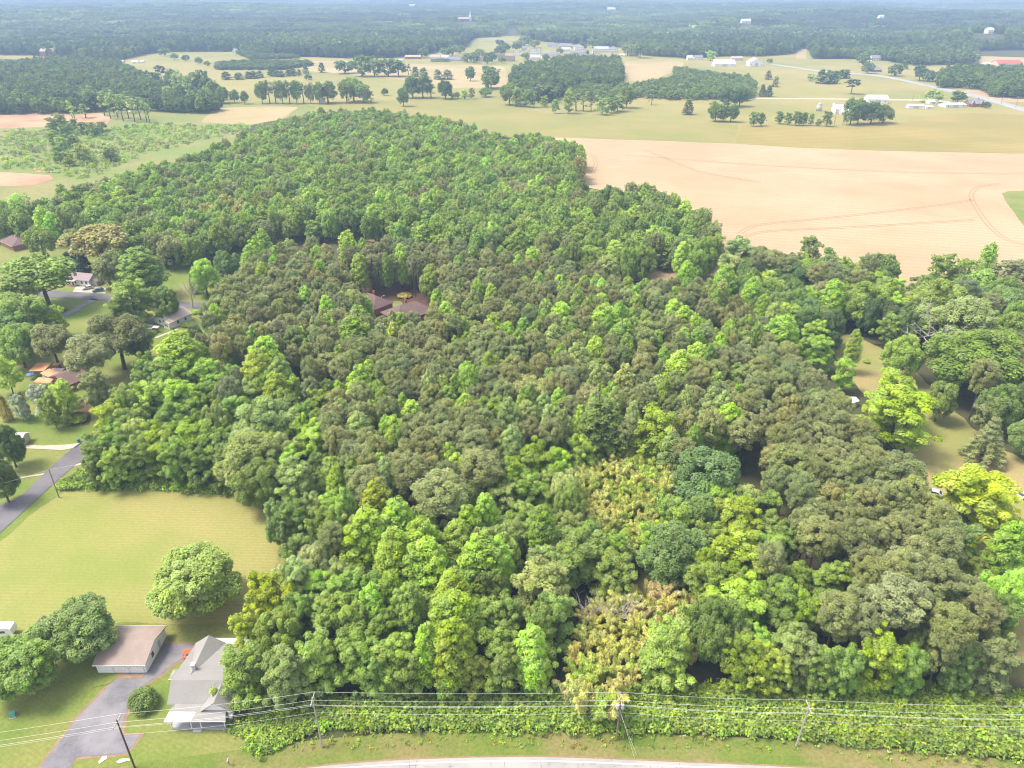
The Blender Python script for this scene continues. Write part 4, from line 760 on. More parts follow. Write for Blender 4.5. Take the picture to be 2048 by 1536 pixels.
def clumps(kind, seed, dens=1.0):
    """clump centres and radii of one crown, metres, base of the tree at the origin"""
    r = np.random.default_rng(seed)
    C, R = [], []
    if kind == 'P':                                   # loblolly type pine: bare stem, rounded tufted top
        n = int(72 * dens)
        d = fib(n, r, -.6, .45)
        e = np.array([2.9, 2.9, 3.7]) * r.uniform(.9, 1.1, 3)
        off = r.normal(0, .35, 2)
        C = np.array([off[0], off[1], 14.6]) + d * e * r.uniform(.80, 1.14, (n, 1)); R = r.uniform(.52, .88, n)
        n2 = int(10 * dens); a = r.random(n2) * 6.28; z = r.uniform(9.0, 12, n2)
        C = np.vstack([C, np.stack([np.cos(a) * 1.9, np.sin(a) * 1.9, z], 1)]); R = np.concatenate([R, r.uniform(.6, .9, n2)])
    elif kind == 'T':                                 # tall light broadleaf: egg-shaped, with a few blunt leaders
        sp = [(0, 0, 19.2, 3.3)] + [(*(r.uniform(1.3, 2.3) * np.array([math.cos(q), math.sin(q)])), r.uniform(15, 18.2), 2.5) for q in r.uniform(0, 6.28, 1) + np.array([0, 2.1, 4.2])]
        for sx, sy, top, w in sp:
            n = int((44 if top > 18.5 else 26) * dens)
            t = (np.arange(n) + r.random(n)) / n
            z = 4.5 + (top - 5.3) * t
            pr = w * np.sqrt(np.clip(1.0 - t ** 1.9, 0.02, 1)) * np.clip(.6 + t * 1.3, 0, 1.0)
            a = np.arange(n) * 2.4 + r.random() * 6
            C.append(np.stack([sx + np.cos(a) * pr * .85, sy + np.sin(a) * pr * .85, z], 1)); R.append((.62 + .5 * np.sqrt(1.02 - t)) * r.uniform(.8, 1.25, n))
        C = np.vstack(C); R = np.concatenate(R)
    elif kind in 'OU':                                # domed broadleaf of several big lobes
        nl = 14
        d = fib(nl, r, -.62, .45)
        L = np.array([0, 0, 8.0]) + d * np.array([3.9, 3.9, 4.6]) * r.uniform(.85, 1.12, (nl, 1))
        lr = r.uniform(1.5, 3.0, nl); L[:, :2] += r.normal(0, .45, (nl, 2))
        for l, q, dd in zip(L, lr, d):
            if r.random() < .04: continue
            n = int(11 * dens)
            e = unit(fib(n, r, -1, .5) + dd * .75)
            C.append(l + e * q * np.array([1, 1, .85])); R.append(r.uniform(.75, 1.2, n))
        n = int(44 * dens); e = fib(n, r, -.8, .4)
        C.append(np.array([0, 0, 7.4]) + e * np.array([4.9, 4.9, 4.9])); R.append(r.uniform(.9, 1.35, n))
        n = int(16 * dens); e = fib(n, r, -.3, .4)
        C.append(np.array([0, 0, 8.2]) + e * np.array([3.0, 3.0, 3.6])); R.append(r.uniform(1.2, 1.7, n))
        C = np.vstack(C); R = np.concatenate(R)
        if kind == 'U': C[:, 2] = 6.2 + (C[:, 2] - 2.0) * .70      # shade tree with a clear stem
    elif kind == 'L':                                 # loose broadleaf, layered sprays down to the ground
        nl = 15
        a = np.arange(nl) * 2.4 + r.random() * 6; z = np.linspace(3.2, 13.6, nl) + r.normal(0, .5, nl)
        pr = 3.3 * np.sqrt(np.clip(1.12 - (z / 15.0) ** 2.4, .05, 1)) * r.uniform(.75, 1.2, nl)
        for q in range(nl):
            if r.random() < .12: continue
            n = int(9 * dens)
            c = np.array([math.cos(a[q]) * pr[q], math.sin(a[q]) * pr[q], z[q]])
            o = r.normal(0, 1, (n, 3)) * np.array([1.15, 1.15, .55]); o[:, 2] -= .18 * np.hypot(o[:, 0], o[:, 1])
            C.append(c + o); R.append(r.uniform(.6, 1.05, n))
        n = int(26 * dens); e = fib(n, r, -.9, .4)
        C.append(np.array([0, 0, 7.6]) + e * np.array([2.9, 2.9, 5.4])); R.append(r.uniform(.8, 1.2, n))
        C = np.vstack(C); R = np.concatenate(R)
    elif kind == 'C':                                 # cedar, dense cone to the ground
        n = int(60 * dens); t = (np.arange(n) + .5) / n; z = .5 + 8.0 * t
        pr = 1.75 * np.clip(1.05 - t, 0, 1) ** .6 * np.clip(.6 + t * 2, 0, 1); a = np.arange(n) * 2.4
        pr = pr * r.uniform(.75, 1.18, n); C = np.stack([np.cos(a) * pr, np.sin(a) * pr, z + r.normal(0, .2, n)], 1); R = .30 + .40 * np.sqrt(1.03 - t) * r.uniform(.6, 1.3, n)
    elif kind == 'N':                                 # feathery conifer, drooping tiers
        for k in range(9):
            t = k / 8; z = 2.2 + 11.0 * t; pr = 3.3 * (1.04 - t)
            for a in np.arange(7) * .9 + k * .5 + r.random():
                for s_ in (.35, .7, 1.0):
                    C.append((math.cos(a) * pr * s_, math.sin(a) * pr * s_, z - .25 * pr * s_ * s_)); R.append(.55)
        C = np.array(C); R = np.array(R)
    elif kind == 'B':                                 # round bush
        n = int(34 * dens); d = fib(n, r, -.25, .3)
        C = np.array([0, 0, 1.1]) + d * np.array([1.45, 1.45, 1.25]); R = r.uniform(.4, .62, n)
    elif kind == 'S':                                 # thin-crowned tall survivor
        n = int(22 * dens); t = r.random(n); z = 5 + 8.6 * t; pr = r.uniform(.3, 1.9, n) * (1.15 - .5 * t); a = r.random(n) * 6.28
        C = np.stack([np.cos(a) * pr, np.sin(a) * pr, z], 1); R = r.uniform(.45, .95, n)
    return np.asarray(C), np.asarray(R)

BASE = {'U': (14.6, 12.6), 'P': (19.2, 7.4), 'T': (20.4, 9.0), 'O': (14.6, 12.6), 'L': (14.9, 9.4), 'C': (9.0, 4.2), 'N': (14.0, 7.4), 'B': (2.9, 4.0), 'S': (14.2, 4.4)}
PARAM = {'U': dict(n=76, size=.44), 'P': dict(n=62, size=.40, mode='needle', aspect=1.6), 'T': dict(n=64, size=.45), 'O': dict(n=76, size=.44), 'L': dict(n=70, size=.43, squash=(1.1,1.1,.7), aspect=1.8),
         'C': dict(n=60, size=.32, mode='needle', aspect=1.5), 'N': dict(n=40, size=.40, mode='needle', aspect=2.2), 'B': dict(n=60, size=.26), 'S': dict(n=34, size=.5)}
def crown_mesh(kind, seed, lod):
    dens, nm, sm = {0: (1.1, 2.1, .64), 1: (.7, .6, 1.35), 2: (.30, .26, 3.0)}[lod]
    C, R = clumps(kind, seed, dens)
    if lod == 2: R = R * 1.35
    elif lod == 1: R = R * 1.15
    p = dict(PARAM[kind]); p['n'] = max(6, int(p['n'] * nm)); p['size'] *= sm
    if lod: p['aspect'] = 1.2; p['mode'] = 'leaf'
    return leaf_mesh('crown', C, R, p.pop('n'), p.pop('size'), seed + 100, M['leaf'], **p)

def trunk_mesh(kind, seed, mat=None):
    r = np.random.default_rng(seed); m = MB()
    H = {'U': 11.5, 'P': 17.5, 'T': 20, 'O': 10.5, 'L': 12, 'C': 7.5, 'N': 13, 'B': 1.2, 'S': 13}[kind]
    r0 = {'U': .45, 'P': .24, 'T': .30, 'O': .42, 'L': .26, 'C': .16, 'N': .26, 'B': .10, 'S': .22}[kind]
    lean = r.normal(0, .25, 2)
    pts = [(0, 0, -.25), (0, 0, .3), (lean[0] * .4, lean[1] * .4, H * .4), (lean[0], lean[1], H * .75), (lean[0] * 1.2, lean[1] * 1.2, H)]
    m.tube(pts, [r0 * 1.35, r0, r0 * .8, r0 * .5, .04], 6)
    lo, hi, ln, k = {'U': (.45, .92, 4.6, 9), 'P': (.52, .95, 2.4, 9), 'T': (.35, .9, 2.4, 8), 'O': (.28, .9, 4.6, 9), 'L': (.3, .95, 3.2, 8), 'C': (.2, .9, 1.0, 5), 'N': (.2, .9, 2.4, 9), 'B': (.3, .9, 1.0, 5), 'S': (.35, .98, 1.8, 8)}[kind]
    for i in range(k):
        z = H * (lo + (hi - lo) * i / k); a = i * 2.4 + r.random(); L = ln * r.uniform(.7, 1.1) * (1.1 - .5 * i / k); rise = L * r.uniform(.35, .9)
        f = min(z / H, 1); bx, by = lean * f
        m.tube([(bx, by, z), (bx + math.cos(a) * L * .5, by + math.sin(a) * L * .5, z + rise * .35), (bx + math.cos(a) * L, by + math.sin(a) * L, z + rise)],
               [r0 * .38 * (1.1 - f * .6), r0 * .22, .03], 4)
    return m.mesh('trunk', mat or M['bark'])

CROWNS, TRUNKS = {}, {}
NVAR = {'P': 8, 'T': 7, 'O': 8, 'U': 4, 'L': 8, 'C': 3, 'N': 1, 'B': 3, 'S': 4}
def crown(kind, i, lod):
    k = (kind, i, lod)
    if k not in CROWNS: CROWNS[k] = crown_mesh(kind, 31 * i + ord(kind) + 7 * lod, lod)
    return CROWNS[k]
def trunk(kind, i):
    k = (kind, i)
    if k not in TRUNKS: TRUNKS[k] = trunk_mesh(kind, 17 * i + ord(kind))
    return TRUNKS[k]

LEAF_GAIN = 1.98
TINT = {  # leaf colours of the kinds of tree, and the word a label uses for them
 'lime': ((0.208, 0.292, 0.042), 'lime green'), 'lime2': ((.180,.265,.028), 'bright lime green'), 'lime3': ((.160,.222,.040), 'fresh green'), 'yel': ((0.185, 0.24, 0.028), 'yellow-green'), 'yel2': ((0.25, 0.292, 0.028), 'bright yellow-green'),
 'grn': ((0.16, 0.218, 0.042), 'green'), 'grn2': ((.140,.190,.036), 'green'), 'mid': ((.122,.165,.038), 'mid green'), 'dark': ((.085,.122,.034), 'dark green'), 'blu': ((0.128, 0.184, 0.055), 'blue-green'),
 'pale': ((.200,.240,.076), 'pale green'), 'olive': ((0.16, 0.173, 0.06), 'olive'), 'gry': ((.168,.186,.070), 'grey-green'), 'gry2': ((0.182, 0.198, 0.084), 'pale grey-green'), 'brn': ((0.146, 0.16, 0.062), 'brownish'),
 'tan': ((.235,.212,.090), 'creamy olive'), 'tan2': ((0.178, 0.186, 0.07), 'creamy olive'), 'silver': ((.26,.265,.19), 'silver-grey'), 'gold': ((.21,.18,.046), 'golden brown'), 'oliv2': ((.172,.222,.046), 'olive green'),
 'dkcd': ((.034,.062,.030), 'dark'), 'dkol': ((.105,.128,.038), 'dark olive'), 'drk2': ((.09,.12,.026), 'dark green'), 'drk3': ((.062,.085,.036), 'dark')}

def tint(c, r, gain=LEAF_GAIN, spread=.085):
    b = np.array(TINT[c][0]) * gain; k = r.lognormvariate(0, spread)
    return tuple(np.clip(b * k * np.array([r.lognormvariate(0, .06), 1.0, r.lognormvariate(0, .08)]), .01, .7))

KIND = {'U': ('shade_tree', 'tall-stemmed domed tree', 'tree'), 'P': ('pine_tree', 'pine', 'pine'), 'T': ('tulip_tree', 'spire-topped tree', 'tree'), 'O': ('domed_tree', 'domed tree', 'tree'), 'L': ('loose_tree', 'loose leafy tree', 'tree'),
        'C': ('cedar_tree', 'cedar', 'tree'), 'N': ('conifer_tree', 'conifer', 'tree'), 'B': ('bush', 'bush', 'shrub'), 'S': ('slender_tree', 'thin-crowned tree', 'tree')}
GROUP = {'U': 'shade trees round the houses', 'P': 'pines of the woods', 'T': 'spire-topped trees', 'O': 'domed broadleaf trees', 'L': 'loose leafy trees', 'C': 'cedars in the fields', 'B': 'garden bushes', 'S': 'thin-crowned trees', 'N': 'conifers'}
for k_ in 'PTOULCNBS':                                  # true mean height and spread of each kind's models
    hs_, ds_ = [], []
    for i_ in range(NVAR[k_]):
        m_ = crown(k_, i_, 0); co = np.empty(len(m_.vertices) * 3); m_.vertices.foreach_get('co', co); co = co.reshape(-1, 3)
        hs_.append(np.percentile(co[:, 2], 99.5)); ds_.append(2 * np.percentile(np.hypot(co[:, 0], co[:, 1]), 95))
    BASE[k_] = (float(np.mean(hs_)), float(np.mean(ds_)))
PLANTED = []
def plant(kind, x, y, h, d, c, label=None, r=rnd):
    D = math.hypot(x, y)
    lod = 0 if D < 330 else (1 if D < 1000 else 2)
    v = r.randrange(NVAR[kind])
    bh, bd = BASE[kind]
    e = empty(KIND[kind][0], (x, y, float(ground_z(x, y))), r.uniform(0, 6.28))
    e.scale = (d / bd * r.uniform(.95, 1.05), d / bd * r.uniform(.95, 1.05), h / bh)
    o = mesh_object('trunk', trunk(kind, v), e)
    o = mesh_object('crown', crown(kind, v, lod), e)
    o.color = (*tint(c, r), 1)
    tag(e, label, KIND[kind][2], GROUP[kind])
    PLANTED.append((e, kind, x, y, c, label))
    return e

# ---- gather trees: placed ones, then the fill of each wood
placed = [tuple(t) + (None,) * (7 - len(t)) for t in TREES]
placed = [(t[0], t[1], max(t[2], 92.0)) + t[3:] if t[1] > -44 and t[2] < 92 and not t[6] else t for t in placed]   # the wires' corridor is kept clear
NO_TREE = [HOUSE_YARD, DRIVEWAY, FIELDS['wheat_field'], FIELDS['clearing'], BAMBOO_A, BAMBOO_B]
px_, py_, pd_ = [np.array([t[i] for t in placed], float) for i in (1, 2, 4)]
near = py_ < 520
fx, fy, fd = list(px_[near]), list(py_[near]), list(pd_[near])
cell = {}
def key(x, y): return (int(x // 8), int(y // 8))
for x, y, d in zip(fx, fy, fd): cell.setdefault(key(x, y), []).append((x, y, d))
def free(x, y, d, k=.305):
    cx, cy = key(x, y)
    for i in range(cx - 2, cx + 3):
        for j in range(cy - 2, cy + 3):
            for (a, b, q) in cell.get((i, j), ()):
                if (a - x) ** 2 + (b - y) ** 2 < (k * (d + q)) ** 2: return False
    return True
def hides(x, y, h):
    for z in (.45 * h, .62 * h, .8 * h, .95 * h):
        k = CAM_H / (CAM_H - z)
        if y < 238 and in_poly(DEAD_VIEW, np.array([x * k]), np.array([y * k]))[0]: return True
        for p in KEEP_CLEAR:
            if in_poly(p, np.array([x * k]), np.array([y * k]))[0]: return True
    return False
fill = []
for name, poly, sp, wts, cols in FILL:
    P = np.array(poly, float); x0, y0 = P.min(0); x1, y1 = P.max(0)
    tries = int((x1 - x0) * (y1 - y0) / (sp * sp) * 6)
    X = rng.uniform(x0, x1, tries); Y = rng.uniform(y0, y1, tries)
    ok = in_poly(poly, X, Y)
    ok &= ~in_poly(NO_TREE[0], X, Y) & ~in_poly(NO_TREE[1], X, Y) & ~in_poly(BAMBOO_A, X, Y) & ~in_poly(BAMBOO_B, X, Y)
    if name != 'mw': ok &= ~in_poly(FIELDS['wheat_field'], X, Y) & ~in_poly(FIELDS['clearing'], X, Y)
    ks = list(wts); ws = [wts[k] for k in ks]
    for x, y in zip(X[ok], Y[ok]):
        k = rnd.choices(ks, ws)[0]
        d = sp * rnd.uniform(1.12, 1.6) * (1.12 if k == 'O' else .92 if k == 'T' else 1)
        if not free(x, y, d): continue
        cell.setdefault(key(x, y), []).append((x, y, d))
        h = {'P': 18.0, 'T': 18.5, 'O': 15.0, 'L': 13.5}[k] * rnd.uniform(.86, 1.1)
        if name == 'mw': h = {'P': 18, 'T': 17.5, 'O': 16.5, 'L': 14}[k] * rnd.uniform(.85, 1.1)
        if hides(x, y, h) or (y < 92.5 and x > -46): continue
        fill.append((k, float(x), float(y), h, d, rnd.choice(cols[k]), None, name))
LIMIT = 296
count = {}
for t in placed: count[t[0]] = count.get(t[0], 0) + 1
fill.sort(key=lambda t: (math.hypot(t[1], t[2]) / t[4]))
single, rest = [], []
for t in fill:
    k = t[0]
    vis = abs(t[1]) < t[2] * .74 + 8
    if vis and count.get(k, 0) < LIMIT: count[k] = count.get(k, 0) + 1; single.append(t)
    else: rest.append(t)
for t in placed: plant(*t[:6], label=t[6])
for t in single: plant(*t[:6])

# ---- geometry-node scatter for woods nobody could count
def scatter(name, P, S, R, IDX, TNT, sources, label):
    src = bpy.data.collections.new(name + '_kinds')
    for i, m in enumerate(sources):
        o = bpy.data.objects.new('%s_kind_%02d' % (name, i), m); src.objects.link(o)
    me = bpy.data.meshes.new(name)
    n = len(P)
    me.vertices.add(n); me.vertices.foreach_set('co', np.asarray(P, np.float32).reshape(-1))
    for nm, ty, key_, arr in (('scl', 'FLOAT_VECTOR', 'vector', S), ('rot', 'FLOAT_VECTOR', 'vector', R), ('tint', 'FLOAT_COLOR', 'color', TNT), ('idx', 'INT', 'value', IDX)):
        a = me.attributes.new(nm, ty, 'POINT'); a.data.foreach_set(key_, np.asarray(arr, np.int32 if ty == 'INT' else np.float32).reshape(-1))
    ob = mesh_object(name, me)
    ng = bpy.data.node_groups.new(name, 'GeometryNodeTree')
    ng.interface.new_socket('Geometry', in_out='INPUT', socket_type='NodeSocketGeometry')
    ng.interface.new_socket('Geometry', in_out='OUTPUT', socket_type='NodeSocketGeometry')
    N, L = ng.nodes, ng.links
    gi, go = N.new('NodeGroupInput'), N.new('NodeGroupOutput')
    ci = N.new('GeometryNodeCollectionInfo'); ci.inputs['Collection'].default_value = src
    ci.inputs['Separate Children'].default_value = True; ci.inputs['Reset Children'].default_value = True
    ip = N.new('GeometryNodeInstanceOnPoints'); ip.inputs['Pick Instance'].default_value = True
    def attr(nm, ty):
        a = N.new('GeometryNodeInputNamedAttribute'); a.data_type = ty; a.inputs['Name'].default_value = nm
        return a.outputs['Attribute']
    L.new(gi.outputs[0], ip.inputs['Points']); L.new(ci.outputs[0], ip.inputs['Instance'])
    L.new(attr('idx', 'INT'), ip.inputs['Instance Index']); L.new(attr('scl', 'FLOAT_VECTOR'), ip.inputs['Scale'])
    er = N.new('FunctionNodeEulerToRotation'); L.new(attr('rot', 'FLOAT_VECTOR'), er.inputs[0]); L.new(er.outputs[0], ip.inputs['Rotation'])
    L.new(ip.outputs[0], go.inputs[0])
    md = ob.modifiers.new('scatter', 'NODES'); md.node_group = ng
    tag(ob, label, kind='stuff')
    return ob

def with_mat(me, mat):
    m = me.copy(); m.materials.clear(); m.materials.append(mat); return m
def whole_tree(kind, i, lod):
    """crown and stem of a scattered tree joined in one mesh"""
    c = crown(kind, i, lod)
    m = with_mat(c, M['leaf_far'])
    return m
def rand_tints(cols, gain=LEAF_GAIN):
    return np.array([(*tint(c, rnd, gain, .12 if gain > 1.3 else .30), 1.0) for c in cols])
def scatter_trees(name, trees, lod, label, nv=4, gain=LEAF_GAIN):
    kinds = sorted(set(t[0] for t in trees)); srcs, base = [], {}
    for k in kinds:
        base[k] = len(srcs); srcs += [whole_tree(k, i, lod) for i in range(nv)]
    P = [(t[1], t[2], float(z)) for t, z in zip(trees, ground_z([t[1] for t in trees], [t[2] for t in trees]))]
    S = [(t[4] / BASE[t[0]][1], t[4] / BASE[t[0]][1], t[3] / BASE[t[0]][0]) for t in trees]
    R = [(0, 0, rnd.uniform(0, 6.28)) for t in trees]
    I = [base[t[0]] + rnd.randrange(nv) for t in trees]
    scatter(name, P, S, R, I, rand_tints([t[5] for t in trees], gain), srcs, label)

pines = [t for t in rest if t[7] != 'mw']
trunks = MB()
scatter_trees('pine_stand', pines, 0, 'closed canopy of the pine stand round the two brown-roofed houses')
st = MB()
for t in pines:
    if t[0] == 'P' and t[2] > 262: st.tube([(t[1], t[2], -.2), (t[1], t[2], t[3] * .45), (t[1], t[2], t[3] * .85)], [.24, .18, .06], 5)
if st.v: tag(st.build('pine_stems', M['bark']), 'bare stems of the pine stand behind the brown-roofed houses', kind='stuff')
scatter_trees('middle_wood', [t for t in rest if t[7] == 'mw'], 1, 'broad wood between the pine stand and the far meadows')

def poisson(poly, sp, keep=None):
    P = np.array(poly, float); x0, y0 = P.min(0); x1, y1 = P.max(0)
    gx, gy = np.meshgrid(np.arange(x0, x1, sp), np.arange(y0, y1, sp))
    X = gx.ravel() + rng.uniform(-.42, .42, gx.size) * sp; Y = gy.ravel() + rng.uniform(-.42, .42, gx.size) * sp
    ok = in_poly(poly, X, Y)
    if keep is not None: ok &= keep(X, Y)
    return X[ok], Y[ok]
FARLAB = {'left_wood': 'dark wood behind the rough field at the far left', 'town_wood': 'round wood in front of the village houses', 'scrub_wood': 'light green scrub along the creek in the middle distance',
          'right_wood': 'dark wood behind the brick house on the far road', 'hedge_one': 'overgrown hedge beyond the row of round cedars', 'hedge_two': 'overgrown hedge in front of the far forest'}
for nm, poly in FAR_WOODS.items():
    hedge = nm.startswith('hedge'); scrub = nm == 'scrub_wood'
    X, Y = poisson(poly, 7.0 if not hedge else 6.0)
    tr = []
    for x, y in zip(X, Y):
        k = rnd.choices('OTL', (.5, .2, .3) if not scrub else (.25, .1, .65))[0]
        h = {'O': 15, 'T': 17, 'L': 13}[k] * rnd.uniform(.75, 1.1) * (.45 if hedge else .62 if scrub else 1)
        d = rnd.uniform(7.5, 11) * (.8 if hedge or scrub else 1)
        c = rnd.choice(['grn', 'lime3', 'pale', 'mid', 'grn']) if scrub else rnd.choice(['mid', 'dark', 'grn2', 'mid', 'dark', 'mid', 'lime3'])
        tr.append((k, float(x), float(y), h, d, c))
    scatter_trees('hedgerow' if hedge else nm, tr, 2, FARLAB[nm], gain=1.45)

# far forest up to the horizon: single trees first, then forty-metre blocks of canopy
edge = np.array(FOREST_EDGE, float)
def behind_edge(X, Y):
    """beyond the forest's near edge as seen across the fields (compared by bearing and distance)"""
    b = np.arctan2(X, Y); eb = np.arctan2(edge[:, 0], edge[:, 1]); o = np.argsort(eb, kind='stable')
    # the edge runs left to right; small overhangs are resolved by taking it in drawing order
    eb2 = np.maximum.accumulate(eb + np.arange(len(eb)) * 1e-6)
    ed = np.interp(b, eb2, np.hypot(edge[:, 0], edge[:, 1]))
    return np.hypot(X, Y) > ed
def open_ground(X, Y):
    ok = np.ones(X.shape, bool)
    for nm in ('church_green', 'small_clearing', 'far_tan_field'):
        ok &= ~in_poly(FIELDS[nm], X, Y)
    for kx, ky in KNOLLS:
        dx, dy = X - kx, Y - ky; L = math.hypot(kx, ky)
        u = (dx * kx + dy * ky) / L; v = (-dx * ky + dy * kx) / L
        ok &= ~((u > -150) & (u < 22) & (np.abs(v) < 34))
    return ok
R1, R2 = 2150.0, 9500.0
box = [(-1700, 900), (1700, 900), (1700, 2200), (-1700, 2200)]
X, Y = poisson(box, 8.2, lambda x, y: (np.hypot(x, y) < R1) & (np.abs(x) < y * .78) & behind_edge(x, y) & open_ground(x, y))
def region_tone(x, y):
    return np.sin(x * .009 + 1.1 * np.sin(y * .006)) + np.sin(y * .011 + x * .004 + 2.0)
tr = []
for x, y, q in zip(X, Y, region_tone(X, Y)):
    k = rnd.choices('OTL', (.55, .3, .15))[0]
    h = {'O': 16, 'T': 19, 'L': 14}[k] * rnd.uniform(.75, 1.12)
    c = rnd.choice(['mid', 'grn2', 'grn', 'lime3', 'pale']) if q > .55 else rnd.choice(['mid', 'dark', 'grn2', 'mid', 'lime3']) if q > -.2 else rnd.choice(['dark', 'mid', 'dark', 'drk3', 'grn2'])
    tr.append((k, float(x), float(y), h, rnd.uniform(8.5, 12.5), c))
scatter_trees('far_forest', tr, 2, 'unbroken forest behind the fields and the village', gain=1.15)

def canopy_block(seed, size=44.0):
    r = np.random.default_rng(seed); C, R = [], []
    for i in range(26):
        x, y = r.uniform(-size / 2, size / 2, 2); h = r.uniform(11, 17.5); w = r.uniform(3.6, 5.6)
        for k in range(5):
            a = r.random() * 6.28; q = r.random() ** .5 * w * .7
            C.append((x + math.cos(a) * q, y + math.sin(a) * q, h - 2.2 - .32 * q * q / w - r.random() * 1.5)); R.append(w * .42)
    return leaf_mesh('canopy', np.array(C), np.array(R), 9, 2.6, seed, M['leaf_far'], aspect=1.2)
blocks = [canopy_block(900 + i) for i in range(6)]
gx, gy = np.meshgrid(np.arange(-7600, 7600, 40.0), np.arange(1800, R2, 40.0))
X = gx.ravel() + rng.uniform(-8, 8, gx.size); Y = gy.ravel() + rng.uniform(-8, 8, gx.size)
D = np.hypot(X, Y)
ok = (D >= R1 - 10) & (D < R2) & (np.abs(X) < Y * .76 + 60) & open_ground(X, Y)
X, Y = X[ok], Y[ok]; n = len(X); q = region_tone(X * .35, Y * .5)
S = np.stack([np.full(n, 1.06), np.full(n, 1.06), rng.uniform(.8, 1.25, n)], 1)
Rr = np.stack([np.zeros(n), np.zeros(n), rng.integers(0, 4, n) * (math.pi / 2)], 1)
cs = [rnd.choice(['grn', 'grn2', 'pale']) if v > .6 else rnd.choice(['mid', 'grn2', 'mid']) if v > -.2 else rnd.choice(['dark', 'mid', 'dark', 'drk3']) for v in q]
scatter('horizon_forest', np.stack([X, Y, ground_z(X, Y)], 1), S, Rr, rng.integers(0, 6, n), rand_tints(cs, 1.1), blocks, 'hazy forest reaching to the horizon')

# ------------------------------------------------------------------ bamboo groves
def bamboo_mesh(seed, mat):
    r = np.random.default_rng(seed); C, R = [], []; st = MB()
    for k in range(7):
        a = r.random() * 6.28; L = r.uniform(6.5, 9.5); lean = r.uniform(1.0, 2.8); bx, by = r.normal(0, .35, 2)
        pts = []
        for t in np.linspace(0, 1, 8):
            q = lean * t ** 2.4; z = L * (t - .22 * t ** 4)
            pts.append((bx + math.cos(a) * q, by + math.sin(a) * q, z))
        st.tube(pts, [.05, .045, .04, .04, .03, .03, .02, .01], 4)
        for t in np.linspace(.34, 1.0, 12):
            q = lean * t ** 2.4; z = L * (t - .22 * t ** 4)
            C.append((bx + math.cos(a) * q, by + math.sin(a) * q, z)); R.append(.60 * (1.1 - .55 * t))
    return leaf_mesh('plume', np.array(C), np.array(R), 46, .30, seed, mat, mode='hang', aspect=2.4), st.mesh('culm', M['bamboo'])
M['bamboo'] = make_mat('bamboo', (.42,.34,.12), (.30,.28,.10), 1., .7, fine_amt=.1)
BVAR = [bamboo_mesh(400 + i, M['leaf']) for i in range(4)]
TINT['bam_y'] = ((.33,.325,.10), ''); TINT['bam_g'] = ((.25,.30,.065), ''); TINT['bam_t'] = ((.38,.335,.105), ''); TINT['bam_p'] = ((.38,.31,.15), '')
BAM = []
for gi_, (poly, sp, pal) in enumerate(((BAMBOO_A, 2.4, ['bam_y', 'bam_g', 'bam_g', 'bam_y', 'bam_t']), (BAMBOO_B, 2.5, ['bam_y', 'bam_t', 'bam_y', 'bam_g', 'bam_y', 'bam_t', 'bam_p']))):
    X, Y = poisson(poly, sp)
    for x, y in zip(X, Y):
        if not all((x - a) ** 2 + (y - b) ** 2 > (d * .33) ** 2 for a, b, d in zip(fx, fy, fd)): continue
        e = empty('bamboo_clump', (x, y, 0), rnd.uniform(0, 6.28)); s_ = rnd.uniform(.75, 1.15); e.scale = (s_, s_, s_ * rnd.uniform(.85, 1.1))
        v = BVAR[rnd.randrange(4)]
        mesh_object('culms', v[1], e)
        o = mesh_object('foliage', v[0], e); c = rnd.choice(pal); o.color = (*tint(c, rnd), 1)
        tag(e, None, 'bamboo', 'bamboo clumps of the %s grove' % ('upper' if gi_ == 0 else 'lower'))
        BAM.append((e, gi_, x, y, {'bam_y': 'yellow', 'bam_g': 'yellow-green', 'bam_t': 'straw-coloured', 'bam_p': 'pinkish dry'}[c]))

# ------------------------------------------------------------------ brush and weeds
def weed(seed):
    r = np.random.default_rng(seed)
    n = 9; C = np.stack([r.normal(0, .55, n), r.normal(0, .55, n), r.uniform(.15, .75, n)], 1)
    return leaf_mesh('weed', C, r.uniform(.25, .45, n), 12, .24, seed, M['leaf_far'])
WEEDS = [weed(700 + i) for i in range(5)]
def brush(name, poly, sp, cols, s0, s1, label, keep=None):
    X, Y = poisson(poly, sp, keep); n = len(X)
    if not n: return
    s = rng.uniform(s0, s1, n)
    scatter(name, np.stack([X, Y, np.full(n, .02)], 1), np.stack([s, s, s * rng.uniform(.7, 1.5, n)], 1), np.stack([np.zeros(n), np.zeros(n), rng.uniform(0, 6.28, n)], 1),
            rng.integers(0, len(WEEDS), n), rand_tints([rnd.choice(cols) for _ in range(n)]), WEEDS, label)
for b in BRUSH: brush(*b)

